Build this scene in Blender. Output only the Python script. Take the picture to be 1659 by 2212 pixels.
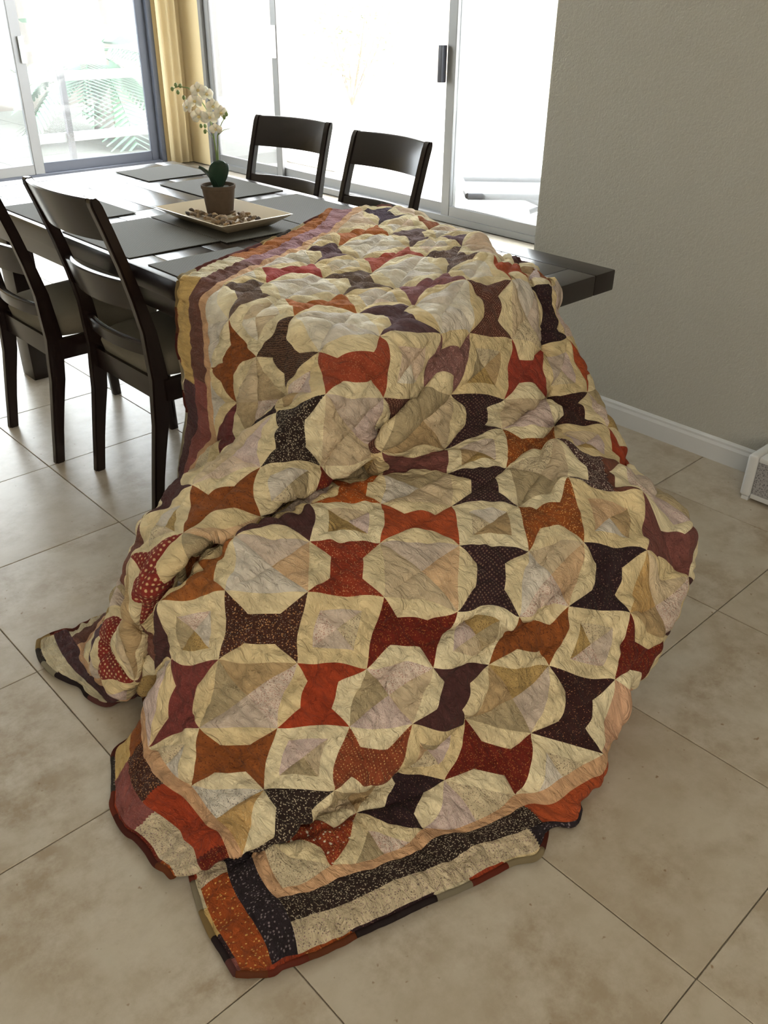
import bpy, bmesh, math, random, base64
import numpy as np
from mathutils import Vector, Matrix, Euler
for o in list(bpy.data.objects): bpy.data.objects.remove(o)
SC = bpy.context.scene; COL = SC.collection
random.seed(7); RNG = np.random.default_rng(7)
# ------------------------------------------------------------ camera
CAM_H = 1.47; PITCH, ROLL, YAW = 0.5395, 0.0122, -0.7562
def cam_matrix():
    cp, sp = math.cos(PITCH), math.sin(PITCH)
    f = Vector((0, cp, -sp)); u = Vector((0, sp, cp)); r = Vector((1, 0, 0))
    r2 = math.cos(ROLL)*r + math.sin(ROLL)*u; u2 = -math.sin(ROLL)*r + math.cos(ROLL)*u
    m = Matrix((r2, u2, -f)).transposed()
    return (Matrix.Rotation(YAW, 3, 'Z') @ m).to_4x4()
cd = bpy.data.cameras.new('camera'); cam = bpy.data.objects.new('camera', cd); COL.objects.link(cam)
cd.sensor_fit = 'VERTICAL'; cd.sensor_height = 36.0; cd.lens = 30.6; cd.clip_start = 0.05
cam.matrix_world = Matrix.Translation((0, 0, CAM_H)) @ cam_matrix()
SC.camera = cam
# ------------------------------------------------------------ world, lights, exposure
SC.view_settings.view_transform = 'Standard'; SC.view_settings.look = 'None'
SC.view_settings.gamma = 1.0; SC.view_settings.use_curve_mapping = False
SC.view_settings.exposure = 0.18
w = bpy.data.worlds.new('sky'); SC.world = w; w.use_nodes = True
nt = w.node_tree; bg = nt.nodes['Background']
bg.inputs['Color'].default_value = (0.94, 0.97, 1.0, 1); bg.inputs['Strength'].default_value = SKY = 13.0
def area(name, loc, rot, sx, sy, power, col):
    l = bpy.data.lights.new(name, 'AREA'); l.shape = 'RECTANGLE'; l.size = sx; l.size_y = sy; l.energy = power; l.color = col
    o = bpy.data.objects.new(name, l); COL.objects.link(o); o.location = loc; o.rotation_euler = rot; return o
# windows of the rest of the house, behind the photographer, and an unseen overhead fill
area('rear_window_light', (-1.9, -2.2, 1.7), (math.radians(80), 0, math.radians(-40)), 3.0, 1.6, 64, (1.0, 0.87, 0.68))
area('overhead_fill', (0.3, -0.6, 2.45), (0, 0, 0), 1.2, 0.6, 12, (1.0, 0.90, 0.74))
# ------------------------------------------------------------ helpers
def link(name, me, mat=None, parent=None):
    o = bpy.data.objects.new(name, me); COL.objects.link(o)
    if mat is not None: me.materials.append(mat)
    if parent is not None: o.parent = parent
    return o
def obj(name, bm, mat=None, parent=None, smooth=False, auto=None):
    me = bpy.data.meshes.new(name); bm.normal_update(); bm.to_mesh(me); bm.free()
    if smooth:
        for p in me.polygons: p.use_smooth = True
        if auto: me.set_sharp_from_angle(angle=math.radians(auto))
    return link(name, me, mat, parent)
def empty(name, loc=(0, 0, 0), rz=0, parent=None):
    o = bpy.data.objects.new(name, None); COL.objects.link(o); o.location = loc; o.rotation_euler = (0, 0, rz); o.empty_display_size = .05
    if parent is not None: o.parent = parent
    return o
def tag(o, label, cat, group=None):
    o['label'] = label; o['category'] = cat
    if group: o['group'] = group
    return o
def struct(o): o['kind'] = 'structure'; return o
def box(bm, x0, x1, y0, y1, z0, z1, bev=0.0, seg=2):
    r = bmesh.ops.create_cube(bm, size=1.0)
    vs = r['verts']
    bmesh.ops.scale(bm, vec=(x1-x0, y1-y0, z1-z0), verts=vs)
    bmesh.ops.translate(bm, vec=((x0+x1)/2, (y0+y1)/2, (z0+z1)/2), verts=vs)
    if bev > 0:
        es = list({e for v in vs for e in v.link_edges})
        bmesh.ops.bevel(bm, geom=es, offset=bev, segments=seg, affect='EDGES', profile=.7)
    return bm
def boxo(name, dims, mat, parent=None, bev=0.0, smooth=False):
    bm = bmesh.new(); box(bm, *dims, bev=bev); return obj(name, bm, mat, parent, smooth=bev > 0, auto=40)
def tube(bm, pts, rad, n=8, cap=True):
    pts = [Vector(p) for p in pts]; rings = []
    if not hasattr(rad, '__len__'): rad = [rad]*len(pts)
    for i, p in enumerate(pts):
        t = (pts[min(i+1, len(pts)-1)] - pts[max(i-1, 0)]).normalized()
        a = Vector((0, 0, 1)) if abs(t.z) < .9 else Vector((1, 0, 0))
        u = t.cross(a).normalized(); v = t.cross(u)
        rings.append([bm.verts.new(p + rad[i]*(math.cos(2*math.pi*k/n)*u + math.sin(2*math.pi*k/n)*v)) for k in range(n)])
    for a, b in zip(rings, rings[1:]):
        for k in range(n): bm.faces.new((a[k], a[(k+1) % n], b[(k+1) % n], b[k]))
    if cap:
        bm.faces.new(rings[0][::-1]); bm.faces.new(rings[-1])
    bmesh.ops.recalc_face_normals(bm, faces=bm.faces)
    return bm
def loft(bm, rings, close=True, caps=True):
    rs = [[bm.verts.new(p) for p in r] for r in rings]; n = len(rs[0])
    for a, b in zip(rs, rs[1:]):
        for k in range(n if close else n-1): bm.faces.new((a[k], a[(k+1) % n], b[(k+1) % n], b[k]))
    if caps: bm.faces.new(rs[0][::-1]); bm.faces.new(rs[-1])
    bmesh.ops.recalc_face_normals(bm, faces=bm.faces); return bm
def lathe(bm, prof, n=32, loc=(0, 0, 0)):
    rs = []
    for r, z in prof:
        rs.append([bm.verts.new((loc[0]+max(r, 1e-4)*math.cos(2*math.pi*k/n), loc[1]+max(r, 1e-4)*math.sin(2*math.pi*k/n), loc[2]+z)) for k in range(n)])
    for a, b in zip(rs, rs[1:]):
        for k in range(n): bm.faces.new((a[k], a[(k+1) % n], b[(k+1) % n], b[k]))
    bmesh.ops.remove_doubles(bm, verts=bm.verts, dist=3e-4)
    bmesh.ops.recalc_face_normals(bm, faces=bm.faces); return bm
# ------------------------------------------------------------ materials
class NT:
    def __init__(s, name):
        s.m = bpy.data.materials.new(name); s.m.use_nodes = True; s.t = s.m.node_tree; s.b = s.t.nodes['Principled BSDF']
    def n(s, typ, **kw):
        x = s.t.nodes.new(typ)
        for k, v in kw.items():
            if k in x.inputs: x.inputs[k].default_value = v
            else: setattr(x, k, v)
        return x
    def l(s, a, b): s.t.links.new(a, b)
    def mix(s, fac, a, b, blend='MIX'):
        x = s.t.nodes.new('ShaderNodeMix'); x.data_type = 'RGBA'; x.blend_type = blend
        for i, v in ((0, fac), (6, a), (7, b)):
            if isinstance(v, (int, float)): x.inputs[i].default_value = v
            elif isinstance(v, tuple): x.inputs[i].default_value = (*v, 1) if len(v) == 3 else v
            else: s.l(v, x.inputs[i])
        return x.outputs[2]
    def ramp(s, fac, p0, p1, c0=(0, 0, 0, 1), c1=(1, 1, 1, 1)):
        r = s.t.nodes.new('ShaderNodeValToRGB'); e = r.color_ramp.elements
        e[0].position = p0; e[1].position = p1; e[0].color = c0; e[1].color = c1
        s.l(fac, r.inputs[0]); return r.outputs[0]
    def bump(s, h, strength, dist):
        x = s.t.nodes.new('ShaderNodeBump'); x.inputs['Strength'].default_value = strength; x.inputs['Distance'].default_value = dist
        s.l(h, x.inputs['Height']); s.l(x.outputs[0], s.b.inputs['Normal']); return x
def simple(name, col, rough=.5, spec=.5, metal=0):
    q = NT(name); q.b.inputs['Base Color'].default_value = (*col, 1); q.b.inputs['Roughness'].default_value = rough
    q.b.inputs['Specular IOR Level'].default_value = spec; q.b.inputs['Metallic'].default_value = metal; return q.m
def wall_mat(name, col, bump=.5):
    q = NT(name); pos = q.n('ShaderNodeNewGeometry').outputs['Position']
    nz = q.n('ShaderNodeTexNoise', Scale=170.0, Detail=2.0); q.l(pos, nz.inputs['Vector'])
    n2 = q.n('ShaderNodeTexNoise', Scale=70.0, Detail=2.0); q.l(pos, n2.inputs['Vector'])
    mx = q.mix(.5, nz.outputs[0], n2.outputs[0])
    q.bump(q.ramp(mx, .38, .62), bump, .0025)
    q.b.inputs['Base Color'].default_value = (*col, 1); q.b.inputs['Roughness'].default_value = .75; return q.m
M_WALL = wall_mat('wall_paint', (.46, .455, .415))
M_WALLC = wall_mat('cream_wall_paint', (.62, .50, .29), .2)
M_CEIL = simple('ceiling_paint', (.7, .69, .66), .9)
M_TRIM = simple('white_trim_paint', (.66, .68, .70), .45)
M_WFRAME = simple('window_aluminium', (.22, .22, .22), .38, .5, .5)
M_DFRAME = simple('dark_window_frame', (.09, .10, .13), .4)
def tile_mat():
    q = NT('travertine_tile'); g = q.n('ShaderNodeNewGeometry'); pos = g.outputs['Position']
    oi = q.n('ShaderNodeObjectInfo')
    add = q.t.nodes.new('ShaderNodeVectorMath'); add.operation = 'MULTIPLY_ADD'
    q.l(oi.outputs['Random'], add.inputs[0]); add.inputs[1].default_value = (9, 5, 0); q.l(pos, add.inputs[2])
    v = add.outputs[0]
    n1 = q.n('ShaderNodeTexNoise', Scale=3.2, Detail=6.0, Roughness=.62, Distortion=.5); q.l(v, n1.inputs['Vector'])
    n2 = q.n('ShaderNodeTexNoise', Scale=13.0, Detail=5.0, Roughness=.7); q.l(v, n2.inputs['Vector'])
    n3 = q.n('ShaderNodeTexNoise', Scale=1.4, Detail=2.0); q.l(v, n3.inputs['Vector'])
    c = q.mix(q.ramp(n1.outputs[0], .36, .64), (.32, .25, .17), (.48, .435, .35))
    c = q.mix(q.ramp(n2.outputs[0], .40, .68), c, (.52, .475, .395))
    c2 = q.mix(q.ramp(n3.outputs[0], .42, .62), c, (.40, .34, .255))
    c = q.mix(.5, c, c2)
    pit = q.n('ShaderNodeTexNoise', Scale=55.0, Detail=2.0); q.l(v, pit.inputs['Vector'])
    c = q.mix(q.ramp(pit.outputs[0], .70, .78), c, (.25, .17, .10))
    q.l(c, q.b.inputs['Base Color'])
    mr = q.n('ShaderNodeMapRange'); q.l(n2.outputs[0], mr.inputs[0]); mr.inputs[3].default_value = .24; mr.inputs[4].default_value = .40
    q.l(mr.outputs[0], q.b.inputs['Roughness']); q.b.inputs['Specular IOR Level'].default_value = .5
    q.bump(n1.outputs[0], .25, .004); return q.m
M_TILE = tile_mat(); M_GROUT = simple('grout', (.36, .32, .26), .9)
def wood_mat():
    q = NT('espresso_wood'); tc = q.n('ShaderNodeTexCoord'); mp = q.n('ShaderNodeMapping', Scale=(18, 1.5, 18)); q.l(tc.outputs['Object'], mp.inputs[0])
    nz = q.n('ShaderNodeTexNoise', Scale=3.0, Detail=5.0, Distortion=.8); q.l(mp.outputs[0], nz.inputs['Vector'])
    q.l(q.mix(q.ramp(nz.outputs[0], .35, .7), (.010, .006, .006), (.018, .010, .008)), q.b.inputs['Base Color'])
    q.b.inputs['Roughness'].default_value = .25; q.b.inputs['Specular IOR Level'].default_value = .38
    q.b.inputs['Coat Weight'].default_value = .12; q.b.inputs['Coat Roughness'].default_value = .15
    q.bump(nz.outputs[0], .08, .002); return q.m
M_WOOD = wood_mat()
def cloth_mat(name, a, b, sc=700):
    q = NT(name); tc = q.n('ShaderNodeTexCoord'); nz = q.n('ShaderNodeTexNoise', Scale=float(sc), Detail=2.0); q.l(tc.outputs['Object'], nz.inputs['Vector'])
    q.l(q.mix(nz.outputs[0], a, b), q.b.inputs['Base Color']); q.b.inputs['Roughness'].default_value = .95; q.b.inputs['Specular IOR Level'].default_value = .15
    q.bump(nz.outputs[0], .4, .001); return q.m
M_SEAT = cloth_mat('olive_grey_upholstery', (.13, .115, .085), (.21, .19, .145))
def mat_weave():
    q = NT('woven_vinyl'); tc = q.n('ShaderNodeTexCoord'); ck = q.n('ShaderNodeTexChecker', Scale=170.0); q.l(tc.outputs['Object'], ck.inputs['Vector'])
    wv = q.n('ShaderNodeTexVoronoi', Scale=95.0); wv.inputs['Randomness'].default_value = .05; q.l(tc.outputs['Object'], wv.inputs['Vector'])
    c = q.mix(q.ramp(wv.outputs['Distance'], .12, .3), (.34, .33, .29), (.10, .096, .082))
    q.l(q.mix(.22, c, ck.outputs[0], 'MULTIPLY'), q.b.inputs['Base Color']); q.b.inputs['Roughness'].default_value = .7; q.b.inputs['Specular IOR Level'].default_value = .25
    q.bump(ck.outputs[1], .35, .0015); return q.m
M_MAT = mat_weave()
def glass(name, tint=(1, 1, 1), haze=0.0, hazecol=(.8, .8, .8)):
    m = bpy.data.materials.new(name); m.use_nodes = True; t = m.node_tree; t.nodes.clear()
    out = t.nodes.new('ShaderNodeOutputMaterial'); tr = t.nodes.new('ShaderNodeBsdfTransparent'); tr.inputs[0].default_value = (*tint, 1)
    gl = t.nodes.new('ShaderNodeBsdfGlossy'); gl.inputs['Roughness'].default_value = .03
    mx = t.nodes.new('ShaderNodeMixShader'); mx.inputs[0].default_value = .06
    t.links.new(tr.outputs[0], mx.inputs[1]); t.links.new(gl.outputs[0], mx.inputs[2])
    last = mx.outputs[0]
    if haze > 0:
        tl = t.nodes.new('ShaderNodeBsdfTranslucent'); tl.inputs[0].default_value = (*hazecol, 1)
        m2 = t.nodes.new('ShaderNodeMixShader'); m2.inputs[0].default_value = haze
        t.links.new(last, m2.inputs[1]); t.links.new(tl.outputs[0], m2.inputs[2]); last = m2.outputs[0]
    t.links.new(last, out.inputs[0]); return m
M_GLASS = glass('clear_glass'); M_GLASSV = glass('glare_veil_glass', (.95, .97, .97), .045, (.7, .72, .72)); M_SCREEN = glass('insect_screen', (.7, .7, .7), .20, (.40, .41, .40))  # second glass imitates veiling glare with a thin translucent haze
# ------------------------------------------------------------ room shell
X_DOOR, Y_WIN, X_WALL, Y_CORNER = 4.88, 8.0, 2.85, 2.17
CEIL = 3.5; WTOP = 3.2
fl = struct(boxo('floor', (-3.2, X_DOOR+.1, -3.2, Y_WIN+.1, -.12, -.006), M_GROUT))
TX, TY = .5007, .511; ox, oy = .5100, .2646
bm = bmesh.new(); box(bm, -TX/2+.0012, TX/2-.0012, -TY/2+.0012, TY/2-.0012, -.010, 0.0, bev=.0012, seg=1)
tile0 = None; cnt = 0; rest = bmesh.new()
f = Vector((math.sin(-YAW), math.cos(-YAW))); rgt = Vector((f.y, -f.x))
for i in range(-7, 9):
    for j in range(-7, 16):
        x, y = ox+TX*(i+.5), oy+TY*(j+.5)
        x1 = x+TX/2
        if x1 > X_DOOR+.1 or (x > X_WALL and y < Y_CORNER): 
            if not (x < X_WALL+.25 and y < Y_CORNER): continue
        d = Vector((x, y)); dep = d.dot(f); lat = d.dot(rgt)
        vis = dep > .55 and abs(lat) < .50*dep+.55
        if vis:
            if tile0 is None: tile0 = obj('tile', bm, M_TILE, fl, True, 30)
            t = tile0 if cnt == 0 else tile0.copy()
            if cnt: COL.objects.link(t); t.parent = fl
            t.location = (x, y, random.uniform(-.0004, .0004)); cnt += 1
        else: box(rest, x-TX/2+.0012, x+TX/2-.0012, y-TY/2+.0012, y+TY/2-.0012, -.010, 0.0)
r = obj('tile_field', rest, M_TILE, fl); r['kind'] = 'stuff'
struct(boxo('ceiling', (-3.2, X_DOOR+.9, -3.2, Y_WIN+.9, CEIL, CEIL+.1), M_CEIL))
struct(boxo('wall_right', (X_WALL, X_WALL+.12, -3.2, Y_CORNER, 0, CEIL), M_WALL, bev=.012))
struct(boxo('wall_right_return', (X_WALL+.121, X_DOOR+.1, Y_CORNER-.12, Y_CORNER, 0, CEIL), M_WALL))
struct(boxo('wall_back', (-3.2, X_WALL, -3.32, -3.2, 0, CEIL), M_WALL))
struct(boxo('wall_left', (-3.32, -3.2, -3.2, Y_WIN, 0, CEIL), M_WALL))
struct(boxo('wall_window_side', (-3.2, .9, Y_WIN, Y_WIN+.12, 0, CEIL), M_WALLC))
struct(boxo('wall_corner_column', (4.60, X_DOOR+.12, Y_WIN, Y_WIN+.12, 0, CEIL), M_WALLC))
struct(boxo('wall_corner_column', (X_DOOR, X_DOOR+.12, 7.66, Y_WIN, 0, CEIL), M_WALLC, bev=.02))
struct(boxo('wall_door_header', (X_DOOR, X_DOOR+.12, Y_CORNER, 7.66, WTOP, CEIL), M_WALLC))
struct(boxo('wall_window_header', (.9, 4.60, Y_WIN, Y_WIN+.12, WTOP, CEIL), M_WALLC))
# vertical curtain folded back in the corner, cream
bm = bmesh.new(); pr = []
for k in range(61):
    u = k/60; y = Y_WIN-.05; x = 4.60+.20*u
    pr.append((x, y-.028*math.sin(u*math.pi*5)-.03))
rs = [[(x, y, z) for x, y in pr] for z in (0.02, .7, 1.6, 3.15)]
loft(bm, rs, close=False, caps=False)
cur = obj('curtain', bm, simple('cream_curtain_cloth', (.66, .55, .34), .9), None, True); cur.modifiers.new('thick', 'SOLIDIFY').thickness = .004
tag(cur, 'cream curtain gathered in the corner between the two glass doors', 'curtain')
# baseboard
bm = bmesh.new(); prof = [(0, 0), (-.014, 0), (-.014, .062), (-.009, .072), (-.009, .080), (-.003, .088), (0, .088)]
loft(bm, [[(X_WALL+px, y, z) for px, z in prof] for y in (-3.1, Y_CORNER)])
struct(obj('baseboard_right', bm, M_TRIM))
# sliding door (right side, plane x = X_DOOR)
def frame_rect(bm, axis, c, a0, a1, z0, z1, w, d0, d1):
    def b(p0, p1, q0, q1):
        if axis == 'x': box(bm, c+d0, c+d1, p0, p1, q0, q1, .004, 1)
        else: box(bm, p0, p1, c+d0, c+d1, q0, q1, .004, 1)
    b(a0, a0+w, z0, z1); b(a1-w, a1, z0, z1); b(a0+w, a1-w, z0, z0+w); b(a0+w, a1-w, z1-w, z1)
def pane(axis, c, a0, a1, z0, z1, mat, parent, name='pane'):
    d = .003
    return boxo(name, (c-d, c+d, a0, a1, z0, z1) if axis == 'x' else (a0, a1, c-d, c+d, z0, z1), mat, parent)
d1 = struct(empty('door_1', (0, 0, 0)))
bm = bmesh.new(); frame_rect(bm, 'x', X_DOOR, Y_CORNER, 7.66, 0, WTOP, .05, -.01, .11); obj('door_frame', bm, M_WFRAME, d1, True, 40)
for a0, a1, dx, m in ((6.55, 7.61, .035, M_SCREEN), (4.53, 6.64, .065, M_GLASS), (2.22, 4.60, .015, M_GLASSV)):
    bm = bmesh.new(); frame_rect(bm, 'x', X_DOOR+dx, a0, a1, .04, WTOP-.05, .08, -.016, .016); s = obj('door_panel', bm, M_WFRAME, d1, True, 40)
    pane('x', X_DOOR+dx, a0+.04, a1-.04, .08, WTOP-.09, m, s)
boxo('door_pull', (X_DOOR-.05, X_DOOR-.002, 4.60, 4.64, .93, 1.16), simple('dark_pull', (.03, .03, .04), .4), d1, .006)['label'] = 'black pull on the middle stile'
boxo('door_latch', (X_DOOR-.01, X_DOOR+.02, 6.56, 6.63, .98, 1.22), M_TRIM, d1, .006)['label'] = 'white latch plate'
# window wall (far left, plane y = Y_WIN)
w1 = struct(empty('window_1', (0, 0, 0)))
bm = bmesh.new(); frame_rect(bm, 'y', Y_WIN, .9, 4.60, 0, WTOP, .05, -.01, .11); obj('window_frame', bm, M_DFRAME, w1, True, 40)
for a0, a1, dy, m in ((.95, 3.38, .02, M_GLASSV), (3.30, 4.56, .06, M_GLASSV)):
    bm = bmesh.new(); frame_rect(bm, 'y', Y_WIN+dy, a0, a1, .04, WTOP-.05, .09, -.016, .016); s = obj('window_sash', bm, M_WFRAME if a0 < 1 else M_DFRAME, w1, True, 40)
    pane('y', Y_WIN+dy, a0+.04, a1-.04, .08, WTOP-.09, m, s)
boxo('sash_pull', (3.34, 3.38, Y_WIN-.03, Y_WIN, .92, 1.12), M_TRIM, w1, .006)
# ------------------------------------------------------------ outside
M_PATIO = simple('patio_concrete', (.62, .60, .56), .9); M_BLOCK = simple('garden_wall_paint', (.60, .52, .42), .9)
pat = struct(empty('patio_paving'))
for i in range(7):
    for j in range(6):
        x0, y0 = X_DOOR+1.26+1.2*i if j > 4 else X_DOOR+.14+1.2*i, -1.2+1.6*j
        boxo('slab', (x0, x0+1.19, y0, y0+1.59, -.14, -.03), M_PATIO, pat)
M_SHADE = simple('shaded_gravel', (.06, .062, .05), .95)  # gravel with shade put into its base colour
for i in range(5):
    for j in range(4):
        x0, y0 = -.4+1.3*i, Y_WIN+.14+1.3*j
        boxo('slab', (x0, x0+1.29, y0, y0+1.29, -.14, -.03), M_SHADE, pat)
struct(boxo('garden_ground', (-8, 13.4, -6, 14.4, -.30, -.145), simple('pale_gravel', (.40, .38, .34), .95)))
struct(boxo('garden_wall', (13.2, 13.4, -6, 16, -.14, 1.9), M_BLOCK))
struct(boxo('garden_wall', (9.4, 13.2, 14.2, 14.4, -.14, 1.9), M_BLOCK))
struct(boxo('garden_wall', (-8, 9.399, 14.2, 14.4, -.14, 1.9), simple('brown_block_wall', (.10, .085, .07), .9)))
def leafmat(n, a, b):
    q = NT(n); oi = q.n('ShaderNodeNewGeometry'); nz = q.n('ShaderNodeTexNoise', Scale=9.0); q.l(oi.outputs['Position'], nz.inputs['Vector'])
    q.l(q.mix(nz.outputs[0], a, b), q.b.inputs['Base Color']); q.b.inputs['Roughness'].default_value = .55; return q.m
M_PALM = leafmat('palm_green', (.07, .17, .10), (.16, .30, .17)); M_SHRUB = leafmat('shrub_grey_green', (.20, .24, .15), (.34, .36, .27)); M_BARK = simple('palm_bark', (.22, .17, .13), .9)
def palm(x, y, h, R, n, label):
    t = empty('fan_palm', (x, y, -.03)); tag(t, label, 'palm', 'palms outside the left window')
    bm = bmesh.new(); tube(bm, [(0, 0, 0), (.04, .02, h*.5), (0, .03, h)], [.13, .10, .09], 10); obj('trunk', bm, M_BARK, t, True)
    for k in range(n):
        an = 2*math.pi*k/n+random.uniform(-.2, .2); el = random.uniform(-.5, 1.0); L = R*random.uniform(.75, 1.05)
        bm = bmesh.new(); dr = Vector((math.cos(an)*math.cos(el), math.sin(an)*math.cos(el), math.sin(el))); side = Vector((-math.sin(an), math.cos(an), 0)); o = Vector((0, .03, h))
        sp = [o+dr*L*s - Vector((0, 0, .45*L*s*s)) for s in np.linspace(0, 1, 7)]
        tube(bm, sp, [.012, .011, .01, .008, .006, .004, .002], 5)
        for i in range(1, 22):
            s = .2+.8*i/22; c = o+dr*L*s-Vector((0, 0, .45*L*s*s)); w_ = .34*L*math.sin(math.pi*min(1, (1.05-s)))**.6+.05
            for sg in (-1, 1):
                tip = c+side*sg*w_+dr*.12*L-Vector((0, 0, .10*L)); a = c+dr*.012; b2 = c-dr*.012
                v = [bm.verts.new(p) for p in (a+dr*.02, tip+dr*.012, tip-dr*.012, b2-dr*.02)]; bm.faces.new(v)
        obj('frond', bm, M_PALM, t)
palm(5.1, 10.2, .9, 1.15, 15, 'green feathery palm outside the left window, right of the other')
palm(3.9, 12.3, 1.3, 1.2, 14, 'green feathery palm outside the left window, farther back and leftwards')
def shrub(x, y, r, h, n, label, grp):
    bm = bmesh.new(); rr = random.Random(int(x*100+y))
    for k in range(7):
        an = rr.uniform(0, 6.28); tube(bm, [(0, 0, 0), (math.cos(an)*r*.5, math.sin(an)*r*.5, h*.5), (math.cos(an)*r*.8, math.sin(an)*r*.8, h*.9)], [.015, .01, .005], 5)
    t = empty('shrub', (x, y, -.03)); tag(t, label, 'shrub', grp); obj('stem', bm, M_BARK, t)
    bm = bmesh.new()
    for k in range(n):
        d = Vector((rr.gauss(0, 1), rr.gauss(0, 1), rr.gauss(0, 1))).normalized()*rr.uniform(.6, 1); c = Vector((d.x*r, d.y*r, h*.58+d.z*h*.42))
        a = Vector((rr.gauss(0, 1), rr.gauss(0, 1), rr.gauss(0, 1))).normalized()*.05; b = a.cross(Vector((rr.gauss(0, 1), rr.gauss(0, 1), rr.gauss(0, 1)))).normalized()*.022
        bm.faces.new([bm.verts.new(c+q) for q in (-a, b, a, -b)])
    f_ = obj('foliage', bm, M_SHRUB, t); f_['kind'] = 'stuff'
shrub(9.6, 11.0, .75, 1.5, 700, 'loose grey-green shrub outside the sliding door, at left', 'shrubs by the garden wall')
shrub(12.2, 8.0, .8, 1.6, 900, 'loose grey-green shrub against the far garden wall', 'shrubs by the garden wall')
shrub(11.9, 4.6, .9, 2.3, 900, 'taller grey-green shrub against the far garden wall, at right', 'shrubs by the garden wall')
# low fence beyond the left window
fe = empty('garden_rail', (0, 0, 0)); tag(fe, 'low white rail with dark posts beyond the left window', 'rail')
M_POST = simple('dark_post', (.16, .15, .16), .6)
for k in range(4): boxo('post', (1.3+1.3*k, 1.35+1.3*k, 8.55, 8.60, -.03, .95), M_POST, fe)
boxo('rail', (1.0, 5.3, 8.601, 8.64, .72, .80), M_TRIM, fe); boxo('rail', (1.0, 5.3, 8.601, 8.64, .20, .28), M_TRIM, fe)
# folding patio lounger behind the right pane
lg = empty('patio_lounger', (5.74, 3.88, -.03), -.75); tag(lg, 'pale folding patio lounger seen through the right door pane', 'lounger')
M_LG = simple('pale_lounger_frame', (.10, .10, .11), .4)
def bars(name, segs, r, mat, parent):
    bm = bmesh.new()
    for s in segs: tube(bm, s, r, 8)
    return obj(name, bm, mat, parent, True, 50)
for sy in (-.32, .32):
    bars('side_rail', [[(-.95, sy, .26), (.25, sy, .26), (.95, sy, .55)]], .026, M_LG, lg)
    bars('leg', [[(-.55, sy, .26), (.05, sy, .025)]], .022, M_LG, lg); bars('leg', [[(.25, sy, .26), (-.40, sy, .025)]], .022, M_LG, lg)
    bars('armrest', [[(-.15, sy, .26), (-.05, sy, .42), (.55, sy, .44)]], .022, M_LG, lg)
bars('cross_bar', [[(-.95, -.32, .26), (-.95, .32, .26)], [(.95, -.32, .55), (.95, .32, .55)], [(.05, -.32, .025), (.05, .32, .025)]], .022, M_LG, lg)
bm = bmesh.new(); loft(bm, [[(-.93, y, .252), (.25, y, .245), (.94, y, .54), (.945, y, .53), (.25, y, .235), (-.93, y, .242)] for y in (-.30, .30)])
obj('sling', bm, simple('pale_sling', (.09, .09, .10), .8), lg)
# ------------------------------------------------------------ dining table
TX0, TX1, TY0, TY1, TZ = 1.235, 2.290, 1.430, 3.93, .762
tb = empty('dining_table', (1.775, 2.68, 0)); tag(tb, 'long dark espresso wood dining table with the patchwork quilt over its near corner', 'table')
def tbox(name, d, bev=.003, **k):
    d = (d[0]-1.775, d[1]-1.775, d[2]-2.68, d[3]-2.68, d[4], d[5]); return boxo(name, d, M_WOOD, tb, bev)
tbox('edge_rail', (TX0, TX0+.10, TY0, TY1, TZ-.062, TZ), .006); tbox('edge_rail', (TX1-.10, TX1, TY0, TY1, TZ-.062, TZ), .006)
tbox('end_rail', (TX0+.1005, TX1-.1005, TY0, TY0+.10, TZ-.062, TZ), .006); tbox('end_rail', (TX0+.1005, TX1-.1005, TY1-.10, TY1, TZ-.062, TZ), .006)
g = .0015; ys = [TY0+.10, TY0+.30, TY0+.36, 2.48, 3.06, TY1-.36, TY1-.30, TY1-.10]
for y0, y1 in zip(ys, ys[1:]):
    if y1-y0 > .4:
        nx = 5; wx = (TX1-TX0-.2)/nx
        for k in range(nx): tbox('plank', (TX0+.1+k*wx+g, TX0+.1+(k+1)*wx-g, y0+g, y1-g, TZ-.030, TZ-.0008), .0018)
    else: tbox('plank', (TX0+.1+g, TX1-.1-g, y0+g, y1-g, TZ-.030, TZ-.0008), .0018)
for a, b in ((TX0+.05, TX0+.075), (TX1-.075, TX1-.05)): tbox('apron', (a, b, TY0+.16, TY1-.16, TZ-.145, TZ-.0625))
for a, b in ((TY0+.16, TY0+.185), (TY1-.185, TY1-.16)): tbox('apron', (TX0+.0755, TX1-.0755, a, b, TZ-.145, TZ-.0625))
for x in (TX0+.078, TX1-.178):
    for y in (TY0+.19, TY1-.32):
        tbox('leg', (x, x+.10, y, y+.12, 0, TZ-.063), .006)
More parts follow.
